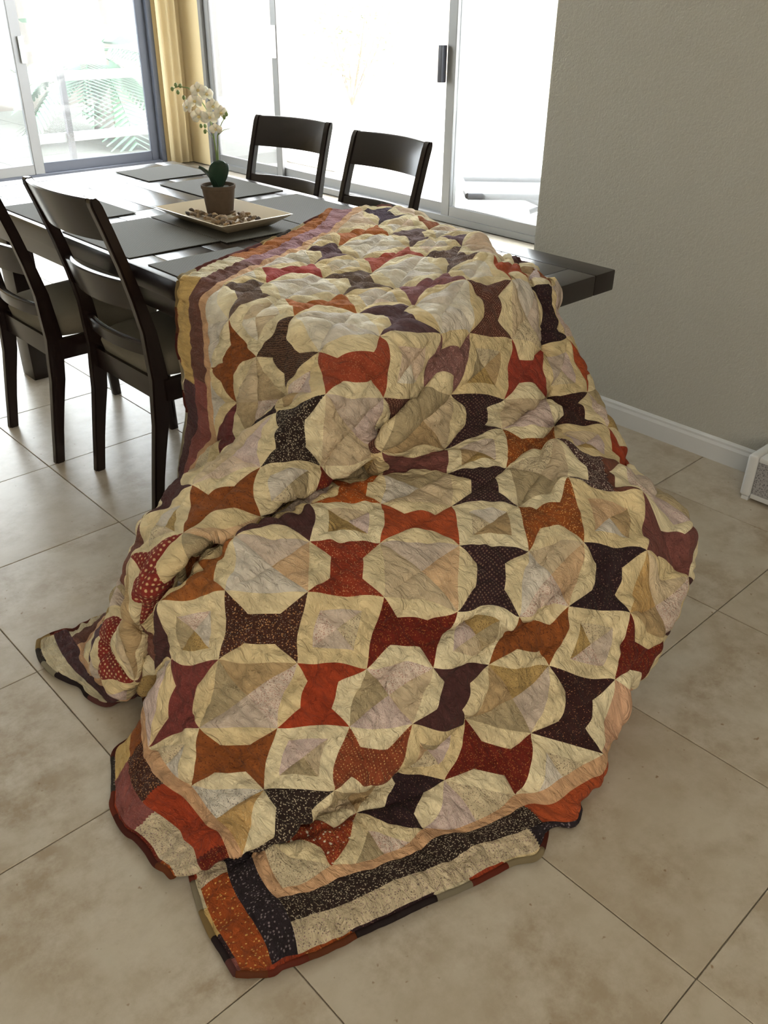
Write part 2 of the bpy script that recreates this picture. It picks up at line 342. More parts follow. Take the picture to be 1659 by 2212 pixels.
# ------------------------------------------------------------ chairs
def prof_rear(z):
    pts = [(0, 0.0), (.15, .022), (.30, .050), (.45, .064), (.60, .050), (.75, .015), (.88, -.025), (.99, -.062)]
    for (z0, x0), (z1, x1) in zip(pts, pts[1:]):
        if z <= z1:
            t = (z-z0)/(z1-z0); return x0+(x1-x0)*t
    return pts[-1][1]
def make_chair():
    t = empty('dining_chair')
    for s in (-1, 1):
        bm = bmesh.new(); rings = []
        for z in [0, .05, .12, .2, .3, .38, .45, .52, .6, .7, .8, .9, .97, .985, .992]:
            zz = z; x = prof_rear(zz); wd = .034+.022*math.exp(-((z-.42)/.22)**2) ; th = .030
            yy = s*.200
            if z > .97: wd *= (1.0 if z < .98 else (.8 if z < .99 else .5))
            rings.append([(x-wd/2, yy-th/2, z), (x+wd/2, yy-th/2, z), (x+wd/2, yy+th/2, z), (x-wd/2, yy+th/2, z)])
        loft(bm, rings)
        es = [e for e in bm.edges if abs(e.verts[0].co.z-e.verts[1].co.z) > .002]
        bmesh.ops.bevel(bm, geom=es, offset=.005, segments=2, affect='EDGES')
        obj('rear_leg', bm, M_WOOD, t, True, 50)
        bm = bmesh.new(); rings = []
        for z, x, wd in ((0, .455, .032), (.1, .450, .036), (.25, .440, .042), (.43, .432, .050)):
            yy = s*.225
            rings.append([(x-wd/2, yy-wd/2, z), (x+wd/2, yy-wd/2, z), (x+wd/2, yy+wd/2, z), (x-wd/2, yy+wd/2, z)])
        loft(bm, rings); es = [e for e in bm.edges if abs(e.verts[0].co.z-e.verts[1].co.z) > .002]
        bmesh.ops.bevel(bm, geom=es, offset=.004, segments=1, affect='EDGES'); obj('front_leg', bm, M_WOOD, t, True, 50)
    for nm, z0, z1, sag in (('top_rail', .872, .990, .030), ('back_slat', .665, .755, .030), ('back_slat', .520, .560, .026)):
        bm = bmesh.new(); rings = []
        for k in range(15):
            u = k/14*2-1; y = u*.1855; dx = -sag*(1-u*u)
            crown = .002*(1-u*u)
            a, b = prof_rear(z0)+dx, prof_rear(z1)+dx
            rings.append([(a-.010, y, z0-.3*crown), (a+.011, y, z0-.3*crown), (b+.012, y, z1+crown-.004), (b+.007, y, z1+crown), (b-.008, y, z1+crown), (b-.012, y, z1+crown-.004)])
        loft(bm, rings); obj(nm, bm, M_WOOD, t, True, 45)
    # seat frame and cushion
    for d in ((.075, .415, -.222, -.200), (.075, .415, .200, .222)): boxo('seat_rail', (*d, .375, .445), M_WOOD, t, .003)
    boxo('seat_rail', (.052, .074, -.184, .184, .375, .445), M_WOOD, t, .003); boxo('seat_rail', (.416, .438, -.199, .199, .375, .445), M_WOOD, t, .003)
    bm = bmesh.new(); rings = []
    for z, ins in ((.440, .012), (.446, .0), (.475, -.006), (.500, .004), (.512, .022), (.518, .06), (.521, .12)):
        r = []
        for k in range(48):
            an = 2*math.pi*k/48; c, s_ = math.cos(an), math.sin(an); e = .28
            px = math.copysign(abs(c)**e, c); py = math.copysign(abs(s_)**e, s_)
            xx = .262+px*(.200-ins); hw = .185+.060*(xx-.06)/.4
            r.append((xx, py*(hw-ins), z))
        rings.append(r)
    loft(bm, rings); obj('seat_cushion', bm, M_SEAT, t, True, 60)
    return t
def copy_tree(o, parent=None):
    c = o.copy(); COL.objects.link(c); c.parent = parent
    for ch in list(o.children): copy_tree(ch, c)
    return c
ch = make_chair()
spots = [((1.135, 2.48), 0, 'dark wood dining chair on the left side of the table, nearer the quilt'),
         ((1.055, 3.03), 0, 'dark wood dining chair at the left edge of the photo, behind the nearer one'),
         ((2.455, 3.26), math.pi+.20, 'dark wood dining chair across the table, behind the orchid and to its right'),
         ((2.430, 2.625), math.pi, 'dark wood dining chair across the table, right behind the top of the quilt')]
for i, ((x, y), rz, lab) in enumerate(spots):
    c = ch if i == 0 else copy_tree(ch)
    c.location = (x, y, 0); c.rotation_euler = (0, 0, rz); tag(c, lab, 'chair', 'dining chairs around the table')
# ------------------------------------------------------------ placemats
mats = [(1.262, 1.585, 2.045, 2.375, 'woven grey placemat nearest the quilt, partly under its edge'),
        (1.255, 1.585, 2.475, 2.925, 'woven grey placemat on the left side, beside the tray'),
        (1.255, 1.585, 3.020, 3.430, 'woven grey placemat behind the top rail of the nearer left chair'),
        (1.930, 2.250, 2.480, 2.920, 'woven grey placemat to the right of the tray'),
        (1.930, 2.250, 3.010, 3.440, 'woven grey placemat behind the orchid pot on the right side'),
        (1.930, 2.250, 3.530, 3.820, 'woven grey placemat at the far end on the right side'),
        (1.590, 1.925, 2.440, 2.930, 'woven grey placemat under the wooden tray in the table centre')]
for x0, x1, y0, y1, lab in mats:
    bm = bmesh.new(); hx, hy = (x1-x0)/2, (y1-y0)/2
    box(bm, -hx, hx, -hy, hy, 0, .003, .001, 1)
    m = obj('placemat', bm, M_MAT); m.location = ((x0+x1)/2, (y0+y1)/2, TZ+.0002); m.rotation_euler = (0, 0, random.uniform(-.006, .006)); tag(m, lab, 'placemat', 'placemats on the table')
# ------------------------------------------------------------ tray, potpourri, orchid
tr = empty('tray', (1.745, 2.693, TZ+.0035), math.radians(1)); tag(tr, 'rectangular cream wooden tray with flared sides holding the orchid pot', 'tray')
def rect(hx, hy, z): return [(-hx, -hy, z), (hx, -hy, z), (hx, hy, z), (-hx, hy, z)]
bm = bmesh.new(); loft(bm, [rect(.085, .148, 0), rect(.092, .156, .002), rect(.145, .204, .036), rect(.149, .208, .039), rect(.145, .204, .040), rect(.088, .150, .009)])
obj('dish', bm, simple('cream_lacquer', (.62, .52, .36), .35), tr, True, 25)
q = NT('potpourri_bits'); oi = q.n('ShaderNodeObjectInfo'); r_ = q.t.nodes.new('ShaderNodeValToRGB'); r_.color_ramp.elements[0].color = (.05, .035, .03, 1); r_.color_ramp.elements[1].color = (.36, .25, .14, 1)
q.l(oi.outputs['Random'], r_.inputs[0]); q.l(r_.outputs[0], q.b.inputs['Base Color']); q.b.inputs['Roughness'].default_value = .8; M_POT = q.m
chips = []
for v in range(4):
    bm = bmesh.new(); bmesh.ops.create_icosphere(bm, subdivisions=1, radius=.011)
    for vv in bm.verts: vv.co = Vector((vv.co.x*random.uniform(.7, 1.5), vv.co.y*random.uniform(.6, 1.2), vv.co.z*random.uniform(.4, .8)))
    me = bpy.data.meshes.new('wood_chip'); bm.to_mesh(me); bm.free(); me.materials.append(M_POT); chips.append(me)
k = 0
while k < 70:
    x = random.uniform(-.076, .076); y = random.uniform(-.138, .138)
    if (x-.045)**2+(y-.085)**2 < .066**2: continue
    if y > .02 and x > -.02 and random.random() < .5: continue
    o = bpy.data.objects.new('wood_chip', chips[k % 4]); COL.objects.link(o)
    o.location = Vector((1.745, 2.693, TZ+.0035+.017+random.random()*.010)) + Vector((x, y, 0)); o.rotation_euler = (random.uniform(-.5, .5), random.uniform(-.5, .5), random.uniform(0, 6))
    tag(o, 'small dried wood chip or pebble lying in the cream tray around the pot', 'wood chip', 'potpourri pieces in the tray'); k += 1
pc = Vector((1.790, 2.778, TZ+.0125))
op = empty('potted_orchid', pc); tag(op, 'white orchid with dark green leaves in a brown pot standing in the tray', 'plant')
bm = bmesh.new(); lathe(bm, [(0, 0), (.044, 0), (.047, .003), (.058, .086), (.061, .088), (.061, .099), (.056, .099), (.054, .084), (0, .082)], 36)
obj('pot', bm, cloth_mat('brown_clay', (.085, .06, .043), (.125, .092, .068), 60), op, True, 40)
bm = bmesh.new(); bmesh.ops.create_icosphere(bm, subdivisions=3, radius=.052)
for v in bm.verts: v.co = Vector((v.co.x, v.co.y, .084+v.co.z*.15+random.uniform(-.002, .003)))
obj('moss', bm, simple('dark_moss', (.05, .05, .03), .95), op, True)
M_LEAF = simple('orchid_leaf', (.022, .055, .035), .35); M_STEM = simple('orchid_stem', (.20, .28, .10), .5)
q = NT('white_petal'); q.b.inputs['Base Color'].default_value = (.83, .80, .66, 1); q.b.inputs['Roughness'].default_value = .6; q.b.inputs['Subsurface Weight'].default_value = .1; M_PET = q.m
vr = Vector((math.cos(YAW), math.sin(YAW), 0)); vd = Vector((math.sin(-YAW), math.cos(-YAW), 0))   # picture-parallel and away directions
def leaf(dirv, L, W, up, parent):
    bm = bmesh.new(); sd = dirv.cross(Vector((0, 0, 1))).normalized(); rs = []
    for i in range(10):
        s = i/9; c = Vector((0, 0, .085)) + dirv*(L*.55*s) + Vector((0, 0, up*L*(s-.35*s*s))); w_ = W*math.sin(math.pi*(s*.86+.10))**.7*(1 if i < 9 else .1)
        rs.append([c-sd*w_, c-sd*w_*.5-Vector((0, 0, .004)), c-Vector((0, 0, .007))+dirv*.004, c+sd*w_*.5-Vector((0, 0, .004)), c+sd*w_])
    loft(bm, rs, False, False); o = obj('leaf', bm, M_LEAF, parent, True); o.modifiers.new('thick', 'SOLIDIFY').thickness = .0022; return o
leaf((vr*.16-vd*.5).normalized(), .135, .034, 1.2, op); leaf((-vr*.60-vd*.4).normalized(), .120, .028, 1.05, op)
leaf((vr*.25+vd*.8).normalized(), .12, .028, 1.0, op); leaf((-vr*.3+vd*.9).normalized(), .10, .026, .85, op)
def P3(r, z, d=0): return Vector(vr*r + vd*d + Vector((0, 0, z)))
bm = bmesh.new(); tube(bm, [P3(.0, .09), P3(.003, .20), P3(-.004, .29), P3(-.016, .34), P3(-.045, .385), P3(-.075, .408), P3(-.105, .412), P3(-.125, .405)], [.0034, .003, .0028, .0025, .0022, .002, .0016, .001], 7)
obj('stem', bm, M_STEM, op, True)
bm = bmesh.new(); tube(bm, [P3(.006, .09), P3(.008, .20), P3(.012, .26), P3(.03, .30), P3(.048, .325)], [.003, .0027, .0022, .0018, .001], 7); obj('stem', bm, M_STEM, op, True)
bm = bmesh.new(); tube(bm, [P3(.012, .26), P3(.035, .278), P3(.058, .283)], [.002, .0015, .0008], 6); obj('stem', bm, M_STEM, op, True)
def flower(c, face, s):
    fl_ = empty('flower', c, 0, op)
    f = face.normalized(); a = f.cross(Vector((0, 0, 1))).normalized(); b = a.cross(f)
    for an, L, W in ((90, 1, .42), (210, 1, .40), (330, 1, .40), (10, 1.05, .62), (170, 1.05, .62)):
        r = math.radians(an); d = a*math.cos(r)+b*math.sin(r); sd = f.cross(d); bm = bmesh.new(); rs = []
        for i in range(6):
            t = i/5; cc = d*(s*L*t)+f*(s*.18*math.sin(t*2.6)); w_ = s*W*math.sin(math.pi*(t*.88+.07))**.75
            rs.append([cc-sd*w_-f*.001, cc+f*s*.05, cc+sd*w_-f*.001])
        loft(bm, rs, False, False); obj('petal', bm, M_PET, fl_, True).modifiers.new('thick', 'SOLIDIFY').thickness = .0008
    bm = bmesh.new(); bmesh.ops.create_icosphere(bm, subdivisions=2, radius=s*.22)
    for v in bm.verts: v.co = f*s*.2+Vector((v.co.x, v.co.y, v.co.z*.8))
    obj('lip', bm, simple('yellow_lip', (.75, .62, .30), .5), fl_, True)
for (r, z, dd), fc, s in (((-.040, .402, -.012), (-vd+vr*.4), .026), ((-.016, .388, .004), (-vd+vr*.9+Vector((0, 0, .2))), .026), ((-.052, .368, -.01), (-vd-vr*.3), .027), ((-.082, .348, 0), (-vd-vr*.9), .024),
        ((.004, .352, -.005), (-vd+vr*.7), .026), ((.028, .332, .0), (-vd+vr*.9-Vector((0, 0, .2))), .026), ((-.042, .322, -.012), (-vd-vr*.2-Vector((0, 0, .3))), .030), ((-.008, .318, -.01), (-vd+vr*.3), .027), ((.010, .282, -.01), (-vd-Vector((0, 0, .4))), .022)):
    flower(P3(r, z, dd), Vector(fc), s)
for r, z in ((-.128, .404), (-.115, .416), (-.100, .414), (-.110, .394), (-.092, .378), (.049, .328), (.040, .318), (-.030, .272), (-.042, .290), (-.028, .290)):
    bm = bmesh.new(); bmesh.ops.create_icosphere(bm, subdivisions=2, radius=.0058, matrix=Matrix.Translation(P3(r, z)) @ Matrix.Diagonal((1, 1, 1.3, 1))); obj('bud', bm, M_STEM, op, True)
bm = bmesh.new(); tube(bm, [P3(.0, .245), P3(-.015, .265), P3(-.030, .282)], [.0016, .0012, .0008], 5); obj('stem', bm, M_STEM, op, True)
# ------------------------------------------------------------ white box with mesh side by the wall
pb = empty('floor_box', (2.735, .80, 0)); tag(pb, 'white plastic floor box with a grey mesh side, at the right edge by the wall', 'appliance')
bm = bmesh.new(); 
for d in ((-.02, -.105, -.235+.47, .255),): pass
box(bm, -.085, .085, .215, .250, .012, .165, .014, 3); obj('end_panel', bm, M_TRIM, pb, True, 60)
box_ = bmesh.new(); box(box_, -.085, .085, -.250, -.215, .012, .165, .014, 3); obj('end_panel', box_, M_TRIM, pb, True, 60)
boxo('lid', (-.080, .080, -.214, .214, .145, .163), M_TRIM, pb, .006); boxo('base', (-.080, .080, -.214, .214, .010, .028), M_TRIM, pb, .005)
q = NT('grey_mesh'); tc = q.n('ShaderNodeTexCoord'); v_ = q.n('ShaderNodeTexVoronoi', Scale=160.0); q.l(tc.outputs['Object'], v_.inputs['Vector']); q.l(q.mix(q.ramp(v_.outputs['Distance'], .2, .5), (.12, .12, .13), (.36, .36, .38)), q.b.inputs['Base Color'])
boxo('mesh_panel', (-.078, .070, -.213, .213, .029, .144), q.m, pb)
for x in (-.07, .07):
    for y in (-.23, .23): boxo('foot', (x-.012, x+.012, y-.012, y+.012, 0, .013), M_TRIM, pb)
CLOTH = [
845,1611,20,852,1669,21,860,1731,21,867,1794,20,884,1872,20,907,1947,20,938,2032,20,967,2104,20,954,2130,29,882,2079,64,871,2111,63,862,2171,49,870,2253,44,869,2333,40,858,2382,37,860,2452,40,873,2522,52,918,2597,40,972,2690,33,1034,2810,26,1105,2834,20,1181,2861,20,1263,2883,20,1351,2901,20,1329,2943,20,1309,2982,20,1306,3018,20,1320,3043,20,1321,3087,20,1309,3114,20,1280,3104,20,1244,3128,20,1201,3125,20,1160,3120,20,1132,3170,20,1118,3245,20,1125,3324,21,1093,3405,20,1068,3488,20,1061,3573,22,1065,3646,21,1084,3718,21,1119,3783,20,
926,1537,20,954,1625,20,968,1716,25,976,1790,28,989,1863,31,1010,1938,32,1036,2019,32,1033,2060,38,995,2055,58,944,2036,82,964,2102,79,964,2164,71,979,2232,64,964,2320,70,942,2415,74,946,2483,79,960,2548,87,991,2607,96,1035,2677,105,1087,2748,110,1145,2790,99,1206,2824,89,1266,2856,84,1321,2883,79,1336,2923,72,1337,2963,64,1332,2996,65,1323,3015,64,1308,3041,62,1293,3065,53,1270,3082,51,1236,3100,49,1203,3117,48,1171,3137,41,1156,3192,41,1148,3260,38,1145,3334,34,1136,3412,30,1130,3490,27,1134,3567,24,1144,3641,23,1159,3714,22,1182,3789,20,
992,1519,20,1050,1614,23,1079,1719,31,1083,1789,34,1088,1856,42,1110,1925,42,1138,1961,21,1121,2027,40,1076,2015,76,1041,2002,105,1071,2094,103,1055,2149,95,1064,2212,80,1050,2310,102,1027,2406,120,1026,2503,115,1036,2583,119,1058,2606,156,1091,2657,185,1135,2713,201,1186,2755,181,1237,2793,156,1283,2836,153,1333,2862,140,1363,2906,121,1373,2956,102,1355,2985,115,1327,2977,109,1292,2995,106,1283,3024,85,1269,3062,86,1227,3071,77,1195,3099,78,1174,3108,56,1172,3192,71,1174,3265,62,1172,3337,46,1178,3414,40,1185,3491,33,1203,3564,25,1217,3640,25,1229,3709,23,1245,3777,20,
1100,1478,20,1141,1581,28,1170,1682,35,1158,1753,39,1171,1844,56,1210,1950,66,1223,1985,20,1208,2097,42,1163,2033,77,1118,1955,109,1130,2046,130,1124,2126,127,1135,2213,119,1134,2323,150,1101,2376,186,1101,2459,188,1116,2535,193,1099,2585,195,1133,2634,276,1170,2697,307,1231,2726,264,1277,2762,189,1300,2827,230,1367,2829,198,1409,2887,160,1418,2977,105,1380,2995,167,1338,2926,147,1257,2940,151,1284,2989,98,1289,3067,118,1214,3036,96,1178,3098,121,1225,3156,166,1175,3206,123,1200,3267,93,1188,3323,50,1215,3412,53,1228,3494,43,1274,3552,20,1290,3650,27,1300,3708,25,1305,3744,20,
1214,1447,22,1242,1542,31,1254,1631,40,1248,1709,47,1265,1804,61,1295,1891,60,1317,1974,20,1315,2047,64,1269,1967,82,1218,1916,128,1210,2002,168,1217,2094,172,1216,2183,183,1206,2265,216,1182,2334,256,1174,2414,274,1186,2488,285,1179,2545,323,1188,2604,373,1215,2670,408,1272,2709,370,1284,2774,346,1340,2812,332,1410,2792,291,1459,2857,252,1485,2939,226,1411,2954,254,1352,2885,239,1282,2931,249,1341,2990,214,1287,3041,218,1212,2993,186,1173,3066,215,1186,3155,237,1188,3243,221,1254,3278,183,1275,3344,143,1298,3422,113,1315,3507,92,1335,3591,50,1365,3674,40,1375,3722,31,1379,3758,20,
1313,1422,20,1348,1509,32,1354,1599,41,1350,1701,48,1365,1770,62,1388,1855,56,1411,1941,28,1426,2015,80,1383,1923,117,1317,1887,171,1295,1968,210,1307,2055,216,1296,2144,246,1280,2221,286,1261,2297,326,1237,2381,360,1258,2447,375,1245,2507,419,1254,2574,463,1282,2643,529,1298,2707,483,1292,2781,470,1366,2790,440,1440,2744,395,1496,2830,355,1520,2917,333,1433,2916,347,1343,2851,323,1319,2917,352,1367,2993,328,1284,2982,311,1235,2939,250,1233,3050,286,1245,3151,293,1242,3245,307,1303,3253,283,1343,3358,225,1378,3444,180,1397,3528,135,1412,3613,87,1443,3693,59,1452,3730,40,1454,3745,20,
1414,1391,20,1463,1483,32,1459,1568,43,1438,1636,51,1461,1728,63,1481,1821,62,1505,1907,40,1508,1973,102,1454,1907,147,1399,1868,215,1379,1942,260,1382,2028,278,1373,2107,310,1357,2178,353,1343,2255,390,1328,2330,426,1327,2404,461,1310,2462,512,1323,2534,543,1331,2611,585,1328,2699,595,1308,2774,595,1381,2778,554,1463,2773,502,1529,2826,460,1557,2907,441,1472,2915,447,1411,2859,454,1358,2901,455,1356,2980,437,1272,2958,421,1254,3001,397,1257,3070,378,1292,3159,360,1320,3251,374,1360,3334,351,1408,3402,299,1449,3480,239,1475,3559,180,1491,3641,123,1523,3714,81,1530,3738,49,1488,3690,20,
1524,1363,21,1561,1449,33,1555,1529,45,1532,1599,54,1550,1699,69,1575,1808,81,1604,1879,61,1593,1931,119,1524,1869,170,1493,1851,247,1464,1918,304,1462,1994,337,1456,2067,370,1438,2124,416,1427,2212,451,1412,2284,496,1400,2360,539,1377,2417,619,1388,2502,626,1381,2580,669,1358,2668,694,1324,2756,746,1405,2776,656,1488,2791,604,1562,2824,563,1591,2903,564,1512,2936,552,1450,2886,566,1376,2907,565,1314,2963,517,1271,2988,543,1302,3044,508,1330,3099,463,1324,3096,368,1398,3243,398,1408,3357,454,1471,3457,361,1525,3530,293,1553,3599,220,1572,3676,159,1605,3747,108,1623,3783,69,1628,3792,35,
1619,1329,20,1637,1415,34,1640,1496,46,1628,1572,54,1638,1665,74,1660,1753,86,1688,1835,106,1664,1877,179,1589,1831,211,1549,1826,298,1544,1890,355,1541,1956,399,1540,2031,429,1522,2100,474,1513,2176,513,1492,2235,567,1485,2313,603,1471,2390,656,1462,2471,704,1435,2541,756,1424,2629,773,1418,2717,784,1465,2761,730,1523,2809,702,1595,2836,663,1628,2921,631,1549,2954,658,1482,2911,682,1401,2893,678,1322,2916,656,1323,2996,651,1347,3074,620,1380,3135,557,1408,3203,486,1466,3287,441,1511,3399,416,1562,3509,374,1611,3598,318,1639,3641,252,1656,3719,190,1690,3789,138,1722,3843,91,1731,3867,49,
1708,1301,20,1730,1391,33,1736,1477,46,1734,1583,53,1735,1635,85,1750,1713,104,1762,1788,149,1730,1809,236,1627,1780,247,1624,1798,335,1631,1856,395,1627,1907,454,1623,1995,481,1606,2062,531,1599,2135,571,1580,2165,643,1568,2274,666,1556,2355,719,1532,2433,776,1490,2500,858,1506,2599,836,1510,2688,838,1549,2737,787,1551,2803,817,1622,2863,745,1667,2944,706,1601,2954,758,1527,2934,807,1404,2840,786,1315,2871,773,1377,2988,750,1389,3098,766,1428,3178,653,1406,3255,590,1507,3351,523,1572,3450,460,1632,3554,394,1737,3730,291,1730,3671,276,1745,3755,226,1776,3829,180,1812,3891,131,1855,3961,55,
1796,1278,20,1839,1376,30,1832,1451,46,1815,1506,56,1829,1584,94,1833,1669,129,1836,1739,183,1792,1756,259,1733,1735,314,1725,1776,380,1723,1834,436,1713,1892,495,1713,1971,528,1685,2017,592,1688,2095,626,1673,2168,679,1661,2251,723,1640,2320,784,1624,2405,825,1606,2495,861,1606,2592,869,1604,2683,883,1644,2736,823,1662,2819,827,1705,2873,775,1734,2959,769,1682,2945,837,1608,2906,885,1490,2806,881,1423,2875,866,1467,2992,813,1493,3103,772,1511,3204,716,1524,3303,665,1573,3388,601,1628,3481,527,1679,3573,450,1737,3651,390,1800,3704,347,1824,3788,288,1859,3864,240,1894,3926,198,1914,3974,150,
1903,1254,20,1932,1334,34,1928,1404,52,1913,1463,68,1918,1549,114,1903,1637,169,1916,1695,222,1882,1726,293,1833,1719,362,1832,1765,438,1815,1817,482,1799,1866,542,1800,1938,579,1756,1951,647,1773,2056,680,1767,2140,728,1751,2219,778,1726,2271,861,1720,2386,860,1710,2491,879,1701,2595,902,1686,2712,930,1733,2745,867,1766,2818,832,1806,2879,781,1828,2961,812,1807,2933,884,1735,2869,907,1599,2802,921,1551,2904,912,1567,3013,864,1589,3121,824,1603,3229,779,1578,3327,790,1649,3424,669,1696,3513,590,1723,3637,478,1801,3671,466,1852,3746,413,1898,3822,354,1941,3897,306,1977,3963,262,2006,4020,218,
1996,1207,20,2034,1292,35,2029,1365,54,2017,1436,75,2012,1518,130,2005,1590,190,2001,1652,256,1975,1701,327,1934,1698,399,1923,1741,466,1911,1798,523,1884,1832,591,1893,1910,622,1871,1959,684,1871,2038,721,1860,2109,779,1852,2195,815,1836,2284,855,1823,2384,870,1809,2483,895,1799,2583,916,1799,2672,937,1825,2740,890,1856,2817,846,1908,2883,799,1926,2941,858,1874,2864,889,1771,2776,891,1677,2789,925,1666,2920,925,1672,3029,906,1685,3143,881,1701,3250,837,1708,3356,788,1747,3437,713,1794,3524,633,1838,3613,561,1891,3691,509,1916,3775,480,1971,3848,422,2019,3925,374,2063,4002,325,2095,4063,282,
2132,1279,20,2144,1271,32,2134,1331,51,2126,1438,77,2113,1487,149,2100,1555,218,2087,1622,293,2060,1690,378,2032,1679,439,2016,1721,503,2003,1774,563,1963,1788,636,1989,1879,658,1978,1946,712,1974,2018,762,1947,2059,841,1952,2177,846,1941,2280,866,1926,2381,888,1905,2478,922,1906,2571,925,1907,2660,932,1924,2736,893,1929,2816,859,2001,2880,819,2047,2924,889,1973,2840,910,1856,2771,943,1792,2841,968,1770,2939,963,1772,3045,958,1759,3146,971,1788,3269,898,1799,3418,846,1850,3446,759,1901,3526,679,1940,3616,601,2005,3765,479,2004,3788,541,2048,3862,492,2094,3945,446,2141,4029,398,2203,4120,331,
2269,1353,20,2248,1207,20,2215,1270,41,2212,1370,97,2206,1447,173,2191,1522,245,2176,1589,318,2161,1642,390,2136,1662,468,2109,1701,539,2104,1767,590,2083,1784,666,2093,1866,679,2081,1920,744,2081,1999,787,2068,2080,835,2059,2178,855,2044,2280,879,2030,2382,898,2018,2477,918,2013,2573,927,2009,2665,930,2025,2742,883,2052,2823,871,2101,2882,837,2115,2896,926,2033,2833,944,1943,2786,988,1895,2860,1006,1875,2947,1015,1876,3045,1009,1877,3152,993,1882,3254,946,1898,3351,886,1946,3423,812,1990,3499,740,2025,3586,665,2058,3672,607,2083,3760,602,2120,3850,568,2157,3945,534,2193,4035,495,2223,4114,464,
2386,1409,20,2357,1286,20,2330,1267,54,2312,1347,119,2300,1425,196,2278,1504,279,2274,1556,349,2255,1605,424,2227,1643,507,2179,1681,595,2211,1750,614,2192,1773,688,2203,1850,707,2165,1855,772,2187,1977,806,2179,2079,842,2168,2183,871,2136,2287,909,2139,2382,909,2125,2482,921,2112,2587,932,2094,2708,937,2131,2752,892,2157,2834,885,2212,2910,863,2228,2885,948,2083,2792,952,2039,2788,1027,2002,2864,1044,1986,2929,1076,1975,3040,1064,1982,3139,1050,1982,3231,1002,1958,3313,934,2033,3386,873,2081,3457,804,2106,3543,739,2128,3638,693,2152,3735,678,2181,3835,649,2211,3938,626,2234,4033,601,2259,4122,582,
2422,1406,20,2448,1360,33,2436,1263,55,2412,1327,134,2397,1400,217,2383,1466,298,2370,1523,383,2346,1574,462,2326,1631,530,2306,1662,605,2318,1736,634,2298,1752,713,2309,1831,740,2296,1893,793,2296,1981,821,2290,2080,858,2278,2182,883,2261,2281,903,2249,2381,912,2230,2481,925,2212,2580,934,2208,2671,941,2230,2749,908,2256,2839,903,2297,2922,910,2267,2850,974,2168,2776,970,2146,2810,1038,2107,2872,1079,2074,2940,1125,2075,3035,1128,2084,3124,1115,2079,3207,1065,2085,3286,999,2127,3353,931,2176,3415,862,2193,3505,813,2199,3610,781,2213,3715,758,2239,3818,726,2261,3926,717,2276,4034,708,2294,4128,699,
2512,1424,20,2557,1465,39,2537,1284,36,2503,1291,166,2496,1375,238,2480,1439,330,2459,1495,422,2419,1553,532,2435,1617,556,2418,1651,625,2424,1716,668,2370,1695,732,2414,1806,766,2410,1897,806,2411,1987,839,2395,2064,892,2391,2179,892,2373,2282,903,2358,2385,916,2335,2496,930,2323,2574,935,2315,2661,937,2323,2750,906,2332,2858,900,2410,2922,933,2413,2862,985,2277,2774,978,2256,2831,1029,2205,2864,1125,2160,2914,1192,2159,3008,1198,2221,3099,1210,2172,3180,1127,2181,3259,1061,2219,3323,994,2304,3351,931,2267,3485,895,2263,3594,865,2279,3700,833,2308,3782,767,2307,3911,798,2313,4023,807,2339,4138,835,
2609,1443,20,2645,1443,45,2644,1376,66,2612,1330,133,2594,1367,253,2580,1413,352,2556,1476,441,2541,1527,522,2539,1589,585,2523,1633,657,2531,1706,696,2515,1730,767,2523,1811,785,2524,1898,826,2526,1991,851,2516,2086,880,2504,2185,892,2486,2286,904,2468,2385,917,2448,2477,928,2433,2569,934,2419,2658,933,2415,2738,890,2435,2825,896,2486,2870,954,2443,2786,992,2361,2754,1036,2324,2799,1117,2275,2830,1201,2226,2872,1272,2233,2963,1273,2256,3060,1237,2258,3159,1185,2274,3234,1130,2295,3312,1082,2315,3401,1032,2307,3501,995,2308,3608,963,2315,3713,927,2323,3817,893,2324,3923,890,2329,4034,899,2338,4143,902,
2680,1446,20,2753,1522,41,2789,1522,89,2699,1363,152,2663,1314,256,2673,1384,415,2662,1455,463,2649,1511,546,2636,1566,627,2587,1608,722,2640,1687,731,2634,1745,787,2644,1824,804,2624,1866,855,2639,1990,866,2630,2094,881,2619,2197,893,2591,2295,905,2582,2386,919,2558,2476,929,2535,2572,935,2519,2685,935,2517,2732,882,2527,2805,911,2576,2869,955,2583,2763,1051,2466,2760,1104,2401,2780,1187,2345,2803,1276,2287,2813,1383,2302,2935,1342,2320,3038,1306,2332,3135,1264,2366,3204,1215,2350,3317,1176,2345,3420,1137,2339,3522,1099,2344,3622,1062,2340,3731,1030,2339,3838,999,2340,3948,997,2343,4054,998,2348,4158,1000,
2750,1451,20,2795,1473,64,2817,1462,132,2793,1413,229,2775,1374,323,2772,1395,397,2768,1448,491,2754,1493,579,2741,1558,651,2736,1608,724,2750,1683,760,2752,1753,816,2759,1840,834,2753,1919,869,2752,2008,876,2746,2109,883,2734,2208,897,2715,2301,909,2696,2392,921,2668,2480,926,2635,2566,922,2619,2652,914,2596,2720,953,2528,2754,999,2533,2822,1052,2589,2817,1112,2530,2775,1182,2480,2764,1257,2436,2796,1332,2390,2831,1403,2381,2927,1404,2381,3032,1389,2386,3132,1359,2389,3234,1315,2377,3337,1277,2367,3442,1242,2362,3544,1204,2360,3648,1166,2356,3753,1131,2354,3861,1099,2355,3972,1097,2357,4082,1102,2359,4183,1103,
